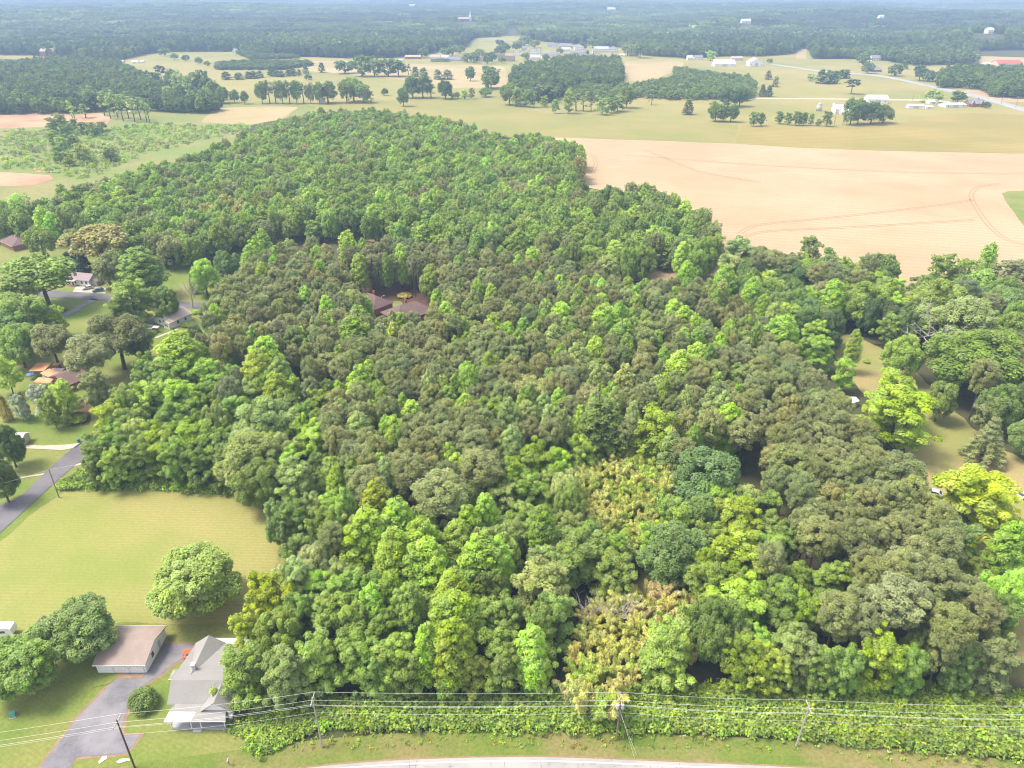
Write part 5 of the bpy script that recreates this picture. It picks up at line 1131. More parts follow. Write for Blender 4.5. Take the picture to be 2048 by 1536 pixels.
# ------------------------------------------------------------------ dead trees
def dead_tree(name, loc, h, seed, label, spread=.5, colr='dead_wood', thick=1.0):
    r = np.random.default_rng(seed)
    e = empty(name, loc, 0)
    tr_, br = MB(), MB()
    top = h * .45
    tr_.tube([(0, 0, -.3), (0, 0, .5), (.15, .1, top * .5), (.3, .1, top)], [.045 * h * .8, .03 * h, .024 * h, .018 * h], 8)
    def branch(p, d, L, rad_, depth):
        pts = [p]; q = Vector(p); v = Vector(d).normalized()
        for k in range(4):
            v = (v + Vector(r.normal(0, .16, 3)) + Vector((0, 0, .08))).normalized(); q = q + v * L / 4; pts.append(tuple(q))
            if depth > 0 and k > 0:
                for _ in range(2 if depth > 1 else 1):
                    w = (v + Vector(r.normal(0, .7, 3))).normalized(); branch(tuple(q), w, L * r.uniform(.4, .62), rad_ * .55, depth - 1)
        br.tube(pts, [rad_, rad_ * .8, rad_ * .62, rad_ * .45, rad_ * .2], 5)
    for k in range(6):
        a = k * 1.05 + r.random() * .6
        branch((.1 + .03 * k, .05, top * (.6 + .07 * k)), (math.cos(a) * spread * 1.6, math.sin(a) * spread * 1.6, 1.0), h * r.uniform(.46, .66), .013 * h * thick, 2)
    tr_.build('trunk', M[colr], e); br.build('branches', M[colr], e)
    return tag(e, label, 'dead tree')
M['red_dead'] = make_mat('red_dead', (.32,.17,.12), (.25,.13,.1), 2., .9, fine_amt=.2)
dead_tree('dead_tree', (150.0, 235.5, 0), 20.5, 5, 'large bare dead tree with pale spreading branches beside the straw clearing', 1.25, thick=1.5)
dead_tree('dead_tree', (13.1, 177.8, 0), 11, 8, 'small bare dead tree left of the dark cone-shaped tree', .5)
dead_tree('dead_tree', (15.7, 172.6, 0), 7, 9, 'small reddish dead tree at the foot of the dark cone-shaped tree', .6, 'red_dead')
dead_tree('dead_tree', (-130.3, 279.0, 0), 10, 12, 'bare pale tree by the upper road behind the white cottage', .45)
dead_tree('dead_tree', (21.6, 106.0, 0), 9, 14, 'bare grey dead stems in the middle of the lower bamboo grove', .35)
dead_tree('dead_tree', (15.5, 108.0, 0), 7, 15, 'short grey dead stems on the left of the lower bamboo grove', .35)

# ------------------------------------------------------------------ buildings
def gable(parent, x, y, w, d, wh, rh, ax, wall, roof, oh=.45, t=.16, z0=0.0, wname='wall', rname='roof'):
    """walls with gable ends and a two-sided roof; ridge along ax"""
    s, l = (d, w) if ax == 'x' else (w, d)
    cu, ca = (y, x) if ax == 'x' else (x, y)
    k = rh / (s / 2)
    prof = [(cu - s/2, z0), (cu + s/2, z0), (cu + s/2, z0 + wh), (cu, z0 + wh + rh), (cu - s/2, z0 + wh)]
    wl_ = MB().extrude(prof, ax, ca - l/2, ca + l/2).build(wname, wall, parent)
    e = s / 2 + oh; g_ = .03
    zo = z0 + wh + g_
    rp = [(cu - e, zo - k*oh), (cu, zo + rh), (cu + e, zo - k*oh), (cu + e, zo - k*oh + t), (cu, zo + rh + t), (cu - e, zo - k*oh + t)]
    rf = MB().extrude(rp, ax, ca - l/2 - oh, ca + l/2 + oh).build(rname, roof, parent)
    for o in (wl_, rf): recalc(o)
    return wl_, rf
def recalc(o):
    import bmesh
    b = bmesh.new(); b.from_mesh(o.data); bmesh.ops.recalc_face_normals(b, faces=b.faces); b.to_mesh(o.data); b.free()
def window(parent, x, y, z, w, h, face='-y', frame=None, name='window'):
    """frame proud of the wall, glass a little proud of the frame's panel; face gives the outward side"""
    f, p = MB(), MB(); q = .05
    if face in ('-y', '+y'):
        s = -1 if face == '-y' else 1
        ya, yb, yc = sorted((y + .01*s, y + .05*s)), None, None
        f.box(x - w/2 - q, x + w/2 + q, ya[0], ya[1], z - q, z + h + q)
        yy = sorted((y + .05*s, y + .065*s)); p.box(x - w/2, x - .02, yy[0], yy[1], z, z + h); p.box(x + .02, x + w/2, yy[0], yy[1], z, z + h)
    else:
        s = -1 if face == '-x' else 1
        xa = sorted((x + .01*s, x + .05*s)); f.box(xa[0], xa[1], y - w/2 - q, y + w/2 + q, z - q, z + h + q)
        xx = sorted((x + .05*s, x + .065*s)); p.box(xx[0], xx[1], y - w/2, y - .02, z, z + h); p.box(xx[0], xx[1], y + .02, y + w/2, z, z + h)
    fo = f.build(name, frame or M['white'], parent); p.build('pane', M['glass'], fo)
    return fo
def door(parent, x, y, w=.95, h=2.05, face='-y', mat=None):
    m = MB(); s = -1 if face == '-y' else 1
    yy = sorted((y + .01*s, y + .06*s)); m.box(x - w/2, x + w/2, yy[0], yy[1], .05, h)
    o = m.build('door', mat or M['wood'], parent)
    hy = sorted((y + .06*s, y + .12*s)); MB().box(x + w*.32, x + w*.4, hy[0], hy[1], 1.0, 1.08).build('handle', M['metal'], o)
    return o

# garage with three doors
ga = empty('garage', (-74.2, 101.7, 0))
gw, gd, gh, gr = 9.3, 9.0, 2.45, 1.25
gable(ga, 0, 0, gw, gd, gh, gr, 'x', M['white'], M['shingle'], .38, .18)
MB().box(-gw/2 - .39, gw/2 + .39, -gd/2 - .46, -gd/2 - .385, 2.28, 2.5).build('fascia', M['white'], ga)
MB().box(-gw/2 - .39, gw/2 + .39, gd/2 + .385, gd/2 + .46, 2.28, 2.52).build('gutter', M['white'], ga)
for i in range(3):
    cx = -2.95 + i * 2.95
    fr = MB().box(cx - 1.36, cx + 1.36, -gd/2 - .03, -gd/2 - .01, .06, 2.14).build('garage_door', M['lgrey'], ga)
    for k in range(4):
        MB().box(cx - 1.28, cx + 1.28, -gd/2 - .06, -gd/2 - .031, .10 + k * .515, .56 + k * .515).build('panel', M['white'], fr)
    if i:
        for k in range(4): MB().box(cx - 1.1 + k * .6, cx - .72 + k * .6, -gd/2 - .066, -gd/2 - .0605, 1.74, 1.98).build('pane', M['glass'], fr)
window(ga, gw/2, -1.4, 1.0, .8, 1.1, '+x')
o = MB().box(gw/2 + .01, gw/2 + .05, 1.0, 1.9, .05, 2.05).build('side_door', M['lgrey'], ga)
MB().cone(3.2, 1.6, 3.0, 3.6, .06, .06, 8).build('vent_pipe', M['metal'], ga)
tag(ga, 'white garage with three doors and a brown shingle roof on the asphalt drive', 'garage')

# farmhouse
fh = empty('farmhouse', (-55.4, 92.0, 0))
G_ = M['grey_shingle']
def FX(x): return x + 55.4
def FY(y): return y - 92.0
bx = MB(); bx.extrude([(FY(88.2), 0), (FY(93.4), 0), (FY(93.4), 3.25), (FY(90.8), 5.45), (FY(88.2), 3.25)], 'x', FX(-60.8), FX(-49.6))
o = bx.build('wall', M['white'], fh); recalc(o)
o = MB().box(FX(-60.7), FX(-50.1), FY(93.42), FY(101.3), 0, 3.0).build('rear_wall', M['white'], fh)
# main front slope, rear long slope, rear porch strip
MB().slab([(FX(-61.2), FY(87.75), 3.02), (FX(-49.2), FY(87.75), 3.02), (FX(-49.2), FY(90.8), 5.62), (FX(-61.2), FY(90.8), 5.62)], .16).build('front_roof', G_, fh)
MB().slab([(FX(-61.2), FY(90.803), 5.62), (FX(-49.2), FY(90.803), 5.62), (FX(-49.6), FY(101.2), 3.35), (FX(-61.15), FY(101.2), 3.35)], .16).build('rear_roof', G_, fh)
MB().slab([(FX(-59.6), FY(101.23), 3.22), (FX(-49.8), FY(101.23), 3.22), (FX(-49.8), FY(103.0), 2.95), (FX(-59.6), FY(103.0), 2.95)], .14).build('back_porch_roof', M['lgrey'], fh)
for x in (-59.2, -55, -50.2): MB().box(FX(x) - .06, FX(x) + .06, FY(102.7), FY(102.82), .0, 2.85).build('back_porch_post', M['white'], fh)
# rear gable wing along the left side
zr = 5.35
MB().slab([(FX(-61.3), FY(101.5), 3.22), (FX(-61.3), FY(92.1), 3.22), (FX(-58.3), FY(92.1), zr), (FX(-58.3), FY(101.5), zr)], .15).build('wing_roof_left', G_, fh)
MB().slab([(FX(-58.297), FY(101.5), zr), (FX(-58.297), FY(92.1), zr), (FX(-55.4), FY(92.1), 3.25), (FX(-55.4), FY(101.5), 3.25)], .15).build('wing_roof_right', M['grey_shingle'], fh)
o = MB().extrude([(FX(-61.0), 3.0), (FX(-55.7), 3.0), (FX(-58.3), 5.0)], 'y', FY(101.0), FY(101.32)).build('wing_gable', M['white'], fh); recalc(o)
MB().box(FX(-60.85), FX(-60.71), FY(93.43), FY(101.2), .0, 3.1).build('wing_wall', M['white'], fh)
ch = MB().box(FX(-58.5), FX(-57.9), FY(93.5), FY(94.1), 4.4, 6.25).build('chimney', M['lgrey'], fh)
MB().box(FX(-58.58), FX(-57.82), FY(93.42), FY(94.18), 6.253, 6.4).build('chimney_cap', M['white'], ch)
# front cross gable
o = MB().extrude([(FX(-54.5), 3.0), (FX(-49.5), 3.0), (FX(-51.95), 5.0)], 'y', FY(86.55), FY(90.4)).build('front_gable', M['white'], fh); recalc(o)
MB().slab([(FX(-54.9), FY(86.2), 2.98), (FX(-51.96), FY(86.2), 5.38), (FX(-51.96), FY(90.6), 5.38), (FX(-54.9), FY(90.6), 2.98)][::-1], .15).build('gable_roof_left', G_, fh)
MB().slab([(FX(-51.957), FY(86.2), 5.38), (FX(-49.0), FY(86.2), 2.98), (FX(-49.0), FY(90.6), 2.98), (FX(-51.957), FY(90.6), 5.38)][::-1], .15).build('gable_roof_right', G_, fh)
MB().box(FX(-50.15), FX(-49.6), FY(86.6), FY(88.19), 0, 3.0).build('gable_wall', M['white'], fh)
o = MB().hexa([(FX(-49.58), FY(86.0), 2.2), (FX(-49.2), FY(86.0), 2.2), (FX(-49.2), FY(88.2), 2.2), (FX(-49.58), FY(88.2), 2.2), (FX(-49.58), FY(86.0), 2.3), (FX(-49.2), FY(86.0), 2.3), (FX(-49.2), FY(88.2), 2.3), (FX(-49.58), FY(88.2), 2.3)]).build('side_trim', M['white'], fh)
# front porch
pf = MB().box(FX(-60.0), FX(-50.2), FY(85.0), FY(88.18), 0, .32).build('porch_floor', M['porch_floor'], fh)
MB().box(FX(-56.0), FX(-54.5), FY(84.45), FY(84.98), 0, .17).build('porch_step', M['porch_floor'], fh)
for x in (-59.85, -56.3, -54.6, -50.4):
    MB().box(FX(x) - .07, FX(x) + .07, FY(85.05), FY(85.19), .322, 2.55).build('porch_post', M['white'], fh)
MB().box(FX(-60.1), FX(-50.1), FY(85.0), FY(85.2), 2.553, 2.69).build('porch_beam', M['white'], fh)
MB().slab([(FX(-60.5), FY(84.62), 2.76), (FX(-55.9), FY(84.62), 2.76), (FX(-55.5), FY(86.4), 2.92), (FX(-60.3), FY(86.4), 2.92)], .06).build('metal_porch_roof', M['white'], fh)
MB().slab([(FX(-60.3), FY(86.535), 2.94), (FX(-50.3), FY(86.535), 2.94), (FX(-50.3), FY(88.2), 3.14), (FX(-59.6), FY(88.2), 3.14)], .08).build('porch_roof_rear', G_, fh)
MB().slab([(FX(-55.89), FY(84.6), 2.77), (FX(-49.8), FY(84.6), 2.77), (FX(-50.4), FY(86.53), 3.1), (FX(-55.49), FY(86.53), 3.1)], .08).build('porch_roof_front', G_, fh)
MB().box(FX(-60.5), FX(-49.8), FY(84.52), FY(84.595), 2.64, 2.78).build('gutter', M['white'], fh)
for x in (-59.0, -57.3, -53.2, -51.4): window(fh, FX(x), FY(88.2), .95, .95, 1.4, '-y')
door(fh, FX(-55.3), FY(88.2), 1.0, 2.25)
for y in (90.6, 96.0, 99.0): window(fh, FX(-60.86), FY(y), 1.0, .9, 1.4, '-x')
# side entry with a small hipped roof
MB().box(FX(-63.1), FX(-60.87), FY(94.0), FY(95.6), 0, 2.45).build('entry_wall', M['white'], fh)
o = MB().add([(FX(-63.5), FY(93.7), 2.47), (FX(-60.86), FY(93.7), 2.47), (FX(-60.86), FY(95.9), 2.47), (FX(-63.5), FY(95.9), 2.47), (FX(-62.6), FY(94.8), 3.0), (FX(-60.86), FY(94.8), 3.0)],
             [(0, 3, 2, 1), (0, 1, 5, 4), (2, 3, 4, 5), (3, 0, 4), (1, 2, 5)]).build('entry_roof', G_, fh)
MB().box(FX(-63.55), FX(-60.9), FY(93.6), FY(93.69), 2.38, 2.5).build('entry_gutter', M['white'], fh)
tag(fh, 'grey-roofed white farmhouse with dormer gables and an open front porch', 'house')

# red picnic table behind the farmhouse
pt = empty('picnic_table', (-63.2, 101.4, .09), .25)
for k in range(4): MB().box(-.9, .9, -.36 + k * .18, -.2 + k * .18, .70, .74).build('board', M['redwood'], pt)
for s in (-1, 1):
    MB().box(-.9, .9, s * .78 - .14, s * .78 + .14, .42, .46).build('bench', M['redwood'], pt)
    MB().hexa([(s*.7 - .05, -.75, 0), (s*.7 + .05, -.75, 0), (s*.7 + .05, -.65, 0), (s*.7 - .05, -.65, 0), (s*.7 - .05, -.3, .699), (s*.7 + .05, -.3, .699), (s*.7 + .05, -.2, .699), (s*.7 - .05, -.2, .699)]).build('leg', M['redwood'], pt)
    MB().hexa([(s*.7 - .05, .65, 0), (s*.7 + .05, .65, 0), (s*.7 + .05, .75, 0), (s*.7 - .05, .75, 0), (s*.7 - .05, .2, .699), (s*.7 + .05, .2, .699), (s*.7 + .05, .3, .699), (s*.7 - .05, .3, .699)]).build('leg', M['redwood'], pt)
pt.scale = (1.15, 1.15, 1.15)
tag(pt, 'orange-red wooden picnic table on the asphalt behind the farmhouse', 'table')

# yard light, well shed, utility box, mailbox, white trailer
yl = empty('yard_light', (-57.6, 114.3, 0))
MB().tube([(0, 0, -.2), (0, 0, 4.6)], .08, 8).build('post', M['grey_pole'], yl)
MB().tube([(0, 0, 4.4), (-.35, -.1, 4.75), (-.6, -.15, 4.75)], .04, 6).build('arm', M['metal'], yl)
MB().tube([(-.6, -.15, 4.8), (-.72, -.17, 4.68), (-.8, -.18, 4.5)], [.1, .26, .3], 10).build('lamp', M['porcelain'], yl)
tag(yl, 'thin yard light with a white lamp between lawn and woods', 'lamp')
ws = empty('well_house', (-92.2, 101.2, 0), .2)
gable(ws, 0, 0, 2.2, 1.7, 1.3, .7, 'x', M['wood'], M['slate'], .3, .08)
tag(ws, 'tiny shed with a slate blue roof beside the dark left tree', 'shed')
ub = empty('utility_box', (-89.4, 87.7, 0), .3)
MB().box(-.55, .55, -.5, .5, .0, .12).build('pad', M['lgrey'], ub)
MB().hexa([(-.48,-.42,.122),(.48,-.42,.122),(.48,.42,.122),(-.48,.42,.122),(-.48,-.22,.95),(.48,-.22,.95),(.48,.42,.95),(-.48,.42,.95)]).build('cabinet', M['green_metal'], ub)
MB().box(-.5, .5, -.24, .44, .952, 1.0).build('lid', M['green_metal'], ub)
tag(ub, 'green metal utility box on the lawn at the left edge', 'utility box')
mb = empty('mailbox', (-47.5, 78.3, 0))
MB().box(-.05, .05, -.05, .05, -.1, 1.05).build('post', M['wood'], mb)
o = MB().extrude([(-.1, 1.053), (.1, 1.053), (.1, 1.2), (.06, 1.28), (0, 1.31), (-.06, 1.28), (-.1, 1.2)], 'y', -.28, .26).build('box', M['lgrey'], mb); recalc(o)
MB().box(.102, .12, -.05, .0, 1.2, 1.34).build('flag', M['red'], mb)
mb.scale = (1.25, 1.25, 1.15)
tag(mb, 'grey mailbox on a post at the bottom edge of the lawn', 'mailbox')
cm = empty('camper_trailer', (-102.2, 106.6, 0), .1)
o = MB().extrude([(-1.2, .55), (1.9, .55), (2.1, 1.2), (1.9, 2.3), (1.2, 2.6), (-1.0, 2.6), (-1.5, 2.2), (-1.6, 1.1)], 'y', -1.0, 1.0).build('body', M['white'], cm); recalc(o)
for s in (-1, 1):
    MB().tube([(.3, s * .85, .32), (.3, s * 1.02, .32)], .32, 12).build('wheel', M['tyre'], cm)
window(cm, .3, -1.0, 1.4, .9, .6, '-y')
MB().tube([(-1.5, 0, .6), (-2.4, 0, .5)], .05, 6).build('hitch', M['metal'], cm)
tag(cm, 'white camper trailer half hidden behind the dark tree at the left edge', 'trailer')

# trash bin and shed by the side road
tb = empty('trash_bin', (-124.4, 178.0, 0), .4)
MB().hexa([(-.26,-.28,.06),(.26,-.28,.06),(.26,.28,.06),(-.26,.28,.06),(-.34,-.38,1.02),(.34,-.38,1.02),(.34,.38,1.02),(-.34,.38,1.02)]).build('bin', M['blue_plastic'], tb)
MB().box(-.37, .37, -.42, .40, 1.022, 1.09).build('lid', M['blue_plastic'], tb)
for s in (-1, 1): MB().tube([(s * .2, .3, .12), (s * .3, .3, .12)], .12, 10).build('wheel', M['tyre'], tb)
tag(tb, 'blue-green wheeled trash bin where the gravel drive meets the side road', 'bin')
sh = empty('shed', (-141.3, 177.5, 0))
gable(sh, 0, 0, 4.6, 3.6, 2.3, .8, 'x', M['tanw'], M['lgrey'], .3, .1)
door(sh, .8, -2.0)
tag(sh, 'grey-roofed shed behind the small dark tree at the left edge', 'shed')

# white cottage
ct = empty('cottage', (-131.6, 264.3, 0), math.radians(-27))
gable(ct, 0, 0, 8.6, 9.0, 2.7, 1.9, 'y', M['white'], M['beige'], .4, .15)
gable(ct, 2.6, -5.0, 3.0, 2.2, 2.35, .8, 'y', M['white'], M['beige'], .25, .12, wname='porch_wall', rname='porch_roof')
gable(ct, -5.0, -1.8, 3.0, 4.6, 2.3, .9, 'y', M['white'], M['orange'], .25, .12, wname='side_wall', rname='side_roof')
for x in (-2.6, -.6): window(ct, x, -4.5, 1.0, .8, 1.2, '-y')
for x in (2.1, 3.1): window(ct, x, -6.1, .9, .55, 1.1, '-y')
door(ct, .7, -4.5, .9, 2.05)
for y in (-2, 1.5): window(ct, 4.3, y, 1.0, .9, 1.2, '+x')
c_ = MB().box(-1.25, -.45, .2, 1.0, 3.6, 5.5).build('chimney', M['red'], ct)
MB().box(-1.3, -.4, .15, 1.05, 5.503, 5.65).build('chimney_cap', M['brick'], c_)
tag(ct, 'white cottage with a beige roof and a red chimney in front of the upper road', 'house')
sw = empty('garden_swing', (-134.6, 254.6, 0), -.2)
MB().slab([(-1.2,-.7,2.1),(1.2,-.7,2.1),(1.2,.7,2.3),(-1.2,.7,2.3)], .05).build('canopy', M['white'], sw)
for s in (-1, 1):
    for q in (-.6, .6): MB().tube([(s * 1.15, q, 0), (s * 1.1, q * .9, 2.1)], .04, 6).build('leg', M['wood'], sw)
MB().box(-.9, .9, -.25, .25, .5, .58).build('seat', M['wood'], sw); MB().box(-.9, .9, .28, .34, .6, 1.15).build('backrest', M['wood'], sw)
tag(sw, 'garden swing with a white canopy on the cottage lawn', 'swing')
bt = empty('rowing_boat', (-140.4, 259.6, 0), -.1)
def hull(L, W, Hh):
    n = 9; vs, fs = [], []
    for i in range(n):
        t = i / (n - 1); w = W * (math.sin(min(1, t * 1.9) * math.pi / 2)) * (1 if t < .8 else 1 - (t - .8) * .6); x = (t - .5) * L
        for s, z in ((-1, Hh), (-.7, .12), (0, .02), (.7, .12), (1, Hh)): vs.append((x, s * w / 2, z + .18 * (1 - t) ** 2))
    for i in range(n - 1):
        for k in range(4): fs.append((i*5 + k, i*5 + k + 1, i*5 + k + 6, i*5 + k + 5))
    fs.append(tuple((n-1)*5 + k for k in range(5)))
    return MB().add(vs, fs)
hull(4.2, 1.5, .6).build('hull', M['white'], bt)
for x in (-.6, .7): MB().box(x - .12, x + .12, -.6, .6, .4, .44).build('thwart', M['wood'], bt)
tag(bt, 'white rowing boat lying on the grass at the left corner of the cottage', 'boat')
gt = empty('garden_table', (-138.0, 256.6, 0))
MB().box(-.9, .9, -.5, .5, .70, .75).build('table_top', M['white'], gt)
for sx in (-.75, .75):
    for sy in (-.38, .38): MB().box(sx - .04, sx + .04, sy - .04, sy + .04, 0, .699).build('leg', M['white'], gt)
for sy in (-.85, .85): MB().box(-.9, .9, sy - .13, sy + .13, .38, .43).build('bench', M['white'], gt)
tag(gt, 'white garden table on the lawn between boat and swing', 'table')

# mauve-roofed house with two cars
mh = empty('ranch_house', (-189.6, 307.4, 0), math.radians(-13))
gable(mh, 0, 0, 12.4, 6.4, 2.75, 1.9, 'x', M['white'], M['mauve'], .45, .15)
MB().slab([(-4.6,-5.0,2.45),(.2,-5.0,2.45),(.2,-3.66,2.72),(-4.6,-3.66,2.72)], .08).build('porch_roof', M['beige'], mh)
for x in (-4.4, -2.9, -1.5, 0): MB().box(x - .07, x + .07, -4.9, -4.76, .25, 2.36).build('porch_post', M['white'], mh)
MB().box(-4.7, .3, -5.0, -3.21, 0, .25).build('porch_floor', M['wood'], mh)
for x in (-3.7, -1.0, 2.4, 4.6): window(mh, x, -3.2, 1.0, .9, 1.2, '-y')
door(mh, -2.3, -3.2)
gable(mh, 7.6, -.2, 2.6, 3.6, 2.1, .8, 'y', M['lgrey'], M['mauve'], .3, .1, wname='annex_wall', rname='annex_roof')
MB().box(5.6, 6.3, 1.0, 1.7, 3.4, 5.4).build('chimney', M['white'], mh)
tag(mh, 'white ranch house with a mauve roof and a narrow porch beside two cars', 'house')
def car(loc, rz, paint, label, hatch=True):
    e = empty('parked_car', loc, rz)
    pr = [(-2.2, .35), (2.15, .35), (2.2, .75), (1.95, .92), (1.05, 1.0), (.35, 1.45), (-1.35, 1.48), (-2.05, 1.0), (-2.25, .8)]
    o = MB().extrude(pr, 'x', -.86, .86)
    o.v = [(v[1], v[0], v[2]) for v in o.v]
    o.v = [(x, y * (.9 if z > 1.2 else 1.0), z) for x, y, z in o.v]
    ob = o.build('body', paint, e); recalc(ob)
    wd = MB()
    for s in (-1, 1):
        a, b = s * .80, s * .875
        wd.hexa([(-1.55, min(a,b), 1.02), (.85, min(a,b), 1.02), (.85, max(a,b), 1.02), (-1.55, max(a,b), 1.02), (-1.2, min(a*.95,b*.93), 1.38), (.35, min(a*.95,b*.93), 1.38), (.35, max(a*.95,b*.93), 1.38), (-1.2, max(a*.95,b*.93), 1.38)])
    wd.build('side_windows', M['glass'], e)
    MB().slab([(1.04, -.7, 1.03), (1.04, .7, 1.03), (.40, .66, 1.44), (.40, -.66, 1.44)], -.03).build('windscreen', M['glass'], e)
    MB().slab([(-1.42, -.66, 1.47), (-1.42, .66, 1.47), (-2.03, .7, 1.03), (-2.03, -.7, 1.03)], -.03).build('rear_window', M['glass'], e)
    for x in (-1.35, 1.35):
        for s in (-1, 1):
            w = MB().tube([(x, s * .70, .33), (x, s * .90, .33)], .33, 14).build('wheel', M['tyre'], e)
            MB().tube([(x, s * .895, .33), (x, s * .915, .33)], .19, 10).build('rim', M['metal'], w)
    for s in (-1, 1): MB().box(2.18, 2.23, s * .6 - .15, s * .6 + .15, .62, .75).build('headlight', M['porcelain'], e)
    tag(e, label, 'car', 'cars parked beside the mauve-roofed house')
    return e
car((-183.6, 299.6, .1), math.radians(215), M['silver_paint'], 'silver car, nearer to the wall of the mauve-roofed house')
car((-177.6, 296.6, .1), math.radians(205), M['teal_paint'], 'dark teal car parked at the road edge right of the silver one')

# brown-roofed house at the far left
bh = empty('bungalow', (-249.5, 359.5, 0), math.radians(-38))
def hip(parent, w, d, wh, rh, ridge, wall, roof, oh=.6):
    MB().box(-w/2, w/2, -d/2, d/2, 0, wh).build('wall', wall, parent)
    W, D = w/2 + oh, d/2 + oh
    o = MB().add([(-W,-D,wh+.02),(W,-D,wh+.02),(W,D,wh+.02),(-W,D,wh+.02),(-ridge/2,0,wh+rh),(ridge/2,0,wh+rh)], [(0,3,2,1),(0,1,5,4),(2,3,4,5),(3,0,4),(1,2,5)]).build('roof', roof, parent)
    MB().box(-W, W, -D - .04, -D - .002, wh - .16, wh + .06).build('fascia', M['tanw'], parent)
    return o
hip(bh, 15, 9, 2.7, 2.3, 7.5, M['brick'], M['brown'])
MB().box(.3, 1.0, -.2, .5, 4.2, 6.0).build('chimney', M['tanw'], bh)
MB().box(-5.6, -5.0, .4, 1.0, 3.0, 4.7).build('flue', M['porcelain'], bh)
for x in (-5, -2, 1.5, 4.5): window(bh, x, -4.5, 1.0, 1.1, 1.2, '-y')
door(bh, .1, -4.5)
tag(bh, 'bungalow with a hipped brown roof at the left edge below the middle wood', 'house')

# orange-roofed house with patio canopies
oh_ = empty('brick_house', (-145.3, 213.4, 0), math.radians(-33))
gable(oh_, 0, 0, 10.5, 7.2, 2.6, 1.9, 'y', M['brick'], M['brown'], .5, .15)
MB().slab([(-11.5,-3.6,2.25),(-5.8,-3.6,2.25),(-5.8,-.2,2.6),(-11.5,-.2,2.6)], .08).build('side_roof', M['orange'], oh_)
MB().box(-11.2, -5.27, -3.3, -.5, 0, 2.15).build('side_wall', M['tanw'], oh_)
for x in (-2.8, 0, 2.8): window(oh_, x, -3.6, 1.0, 1.0, 1.2, '-y')
door(oh_, 4.2, -3.6)
window(oh_, -8, -3.3, .9, 1.2, 1.0, '-y')
tag(oh_, 'brick house with a dull brown gable roof below the creamy olive domed tree', 'house')
def canopy(loc, rz, w, d, mat, label):
    e = empty('patio_canopy', loc, rz)
    MB().slab([(-w/2,-d/2,2.35),(w/2,-d/2,2.35),(w/2,d/2,2.65),(-w/2,d/2,2.65)], .05).build('cover', mat, e)
    for sx in (-1, 1):
        for sy in (-1, 1): MB().box(sx*(w/2-.15)-.05, sx*(w/2-.15)+.05, sy*(d/2-.15)-.05, sy*(d/2-.15)+.05, 0, 2.49 + sy * .11).build('post', M['wood'], e)
    tag(e, label, 'canopy', 'orange patio canopies beside the brick house')
canopy((-158.9, 220.7, 0), .04, 5.0, 5.6, M['orange'], 'largest and leftmost orange patio canopy behind the brick house')
canopy((-152.0, 218.0, 0), .0, 4.2, 3.0, M['beige'], 'pale peach patio canopy right beside the brown brick-house roof')
canopy((-154.8, 223.4, 0), .0, 2.2, 2.2, M['orange'], 'smallest orange patio canopy between the two bigger ones')
canopy((-152.4, 211.2, 0), -.1, 5.6, 2.8, M['orange'], 'long orange patio canopy at the front left of the brick house')
pu = empty('parasol', (-160.3, 216.6, 0))
MB().tube([(0, 0, 0), (0, 0, 2.3)], .03, 6).build('pole', M['metal'], pu)
MB().cone(0, 0, 1.9, 2.4, 1.3, .03, 8).build('shade', M['blue'], pu)
tag(pu, 'blue parasol in front of the largest orange canopy', 'parasol')

# two brown-roofed houses in the pine clearing
for i, (x, y, rz, w, d, lab) in enumerate(((-56.6, 277.6, -40, 13, 10, 'left one of two brown-roofed houses in the pine clearing'), (-41.0, 268.0, 40, 16.5, 11.5, 'right, larger one of two brown-roofed houses in the pine clearing'))):
    e = empty('forest_house', (x, y, 0), math.radians(rz))
    hip(e, w, d, 2.9, 3.6, w * .38, M['brick'], M['brown'])
    for q in (-w*.3, 0, w*.3): window(e, q, -d/2, 1.0, 1.0, 1.2, '-y')
    door(e, w * .15, -d/2)
    MB().box(-.4, .4, .9, 1.6, 4.5, 7.4).build('chimney', M['brick'], e)
    tag(e, lab, 'house', 'brown-roofed houses in the pine clearing')
lp = empty('lamp_post', (-52.4, 276.5, 0))
MB().tube([(0, 0, -.2), (0, 0, 6.0)], .07, 6).build('post', M['porcelain'], lp)
MB().tube([(0, 0, 5.9), (.8, 0, 6.1)], .04, 6).build('arm', M['metal'], lp)
MB().box(.7, 1.2, -.14, .14, 6.0, 6.15).build('lamp', M['lgrey'], lp)
tag(lp, 'white lamp post between the two brown-roofed houses', 'lamp')

# white roofs at the rim of the straw clearing
for x, y, rz, w, d, lab in ((105.6, 199.0, .5, 3.4, 2.6, 'white metal shed roof showing behind the right pine stand'),):
    e = empty('shed', (x, y, 0), rz); gable(e, 0, 0, w, d, 1.9, .6, 'x', M['lgrey'], M['white'], .25, .08); door(e, 0, -d/2); tag(e, lab, 'shed')
car((108.2, 153.2, .05), 2.6, M['silver_paint'], 'pale silver car half hidden left of the wide yellow-green tree')['group'] = 'cars by the clearing'
car((131.5, 152.0, .05), .3, M['white'], 'white car behind the wide yellow-green tree at the right edge')['group'] = 'cars by the clearing'
wb = empty('garden_tractor', (130.6, 170.4, 0), .4)
MB().box(-.8, .8, -.4, .4, .35, .75).build('body', M['red'], wb); MB().box(.2, .75, -.3, .3, .752, 1.0).build('hood', M['red'], wb); MB().box(-.5, -.1, -.25, .25, .752, 1.15).build('seat', M['tyre'], wb)
for x, r_ in ((-.5, .32), (.6, .22)):
    for s in (-1, 1): MB().tube([(x, s * .42, r_), (x, s * .6, r_)], r_, 10).build('wheel', M['tyre'], wb)
tag(wb, 'small red garden tractor by the feathery conifer', 'tractor')

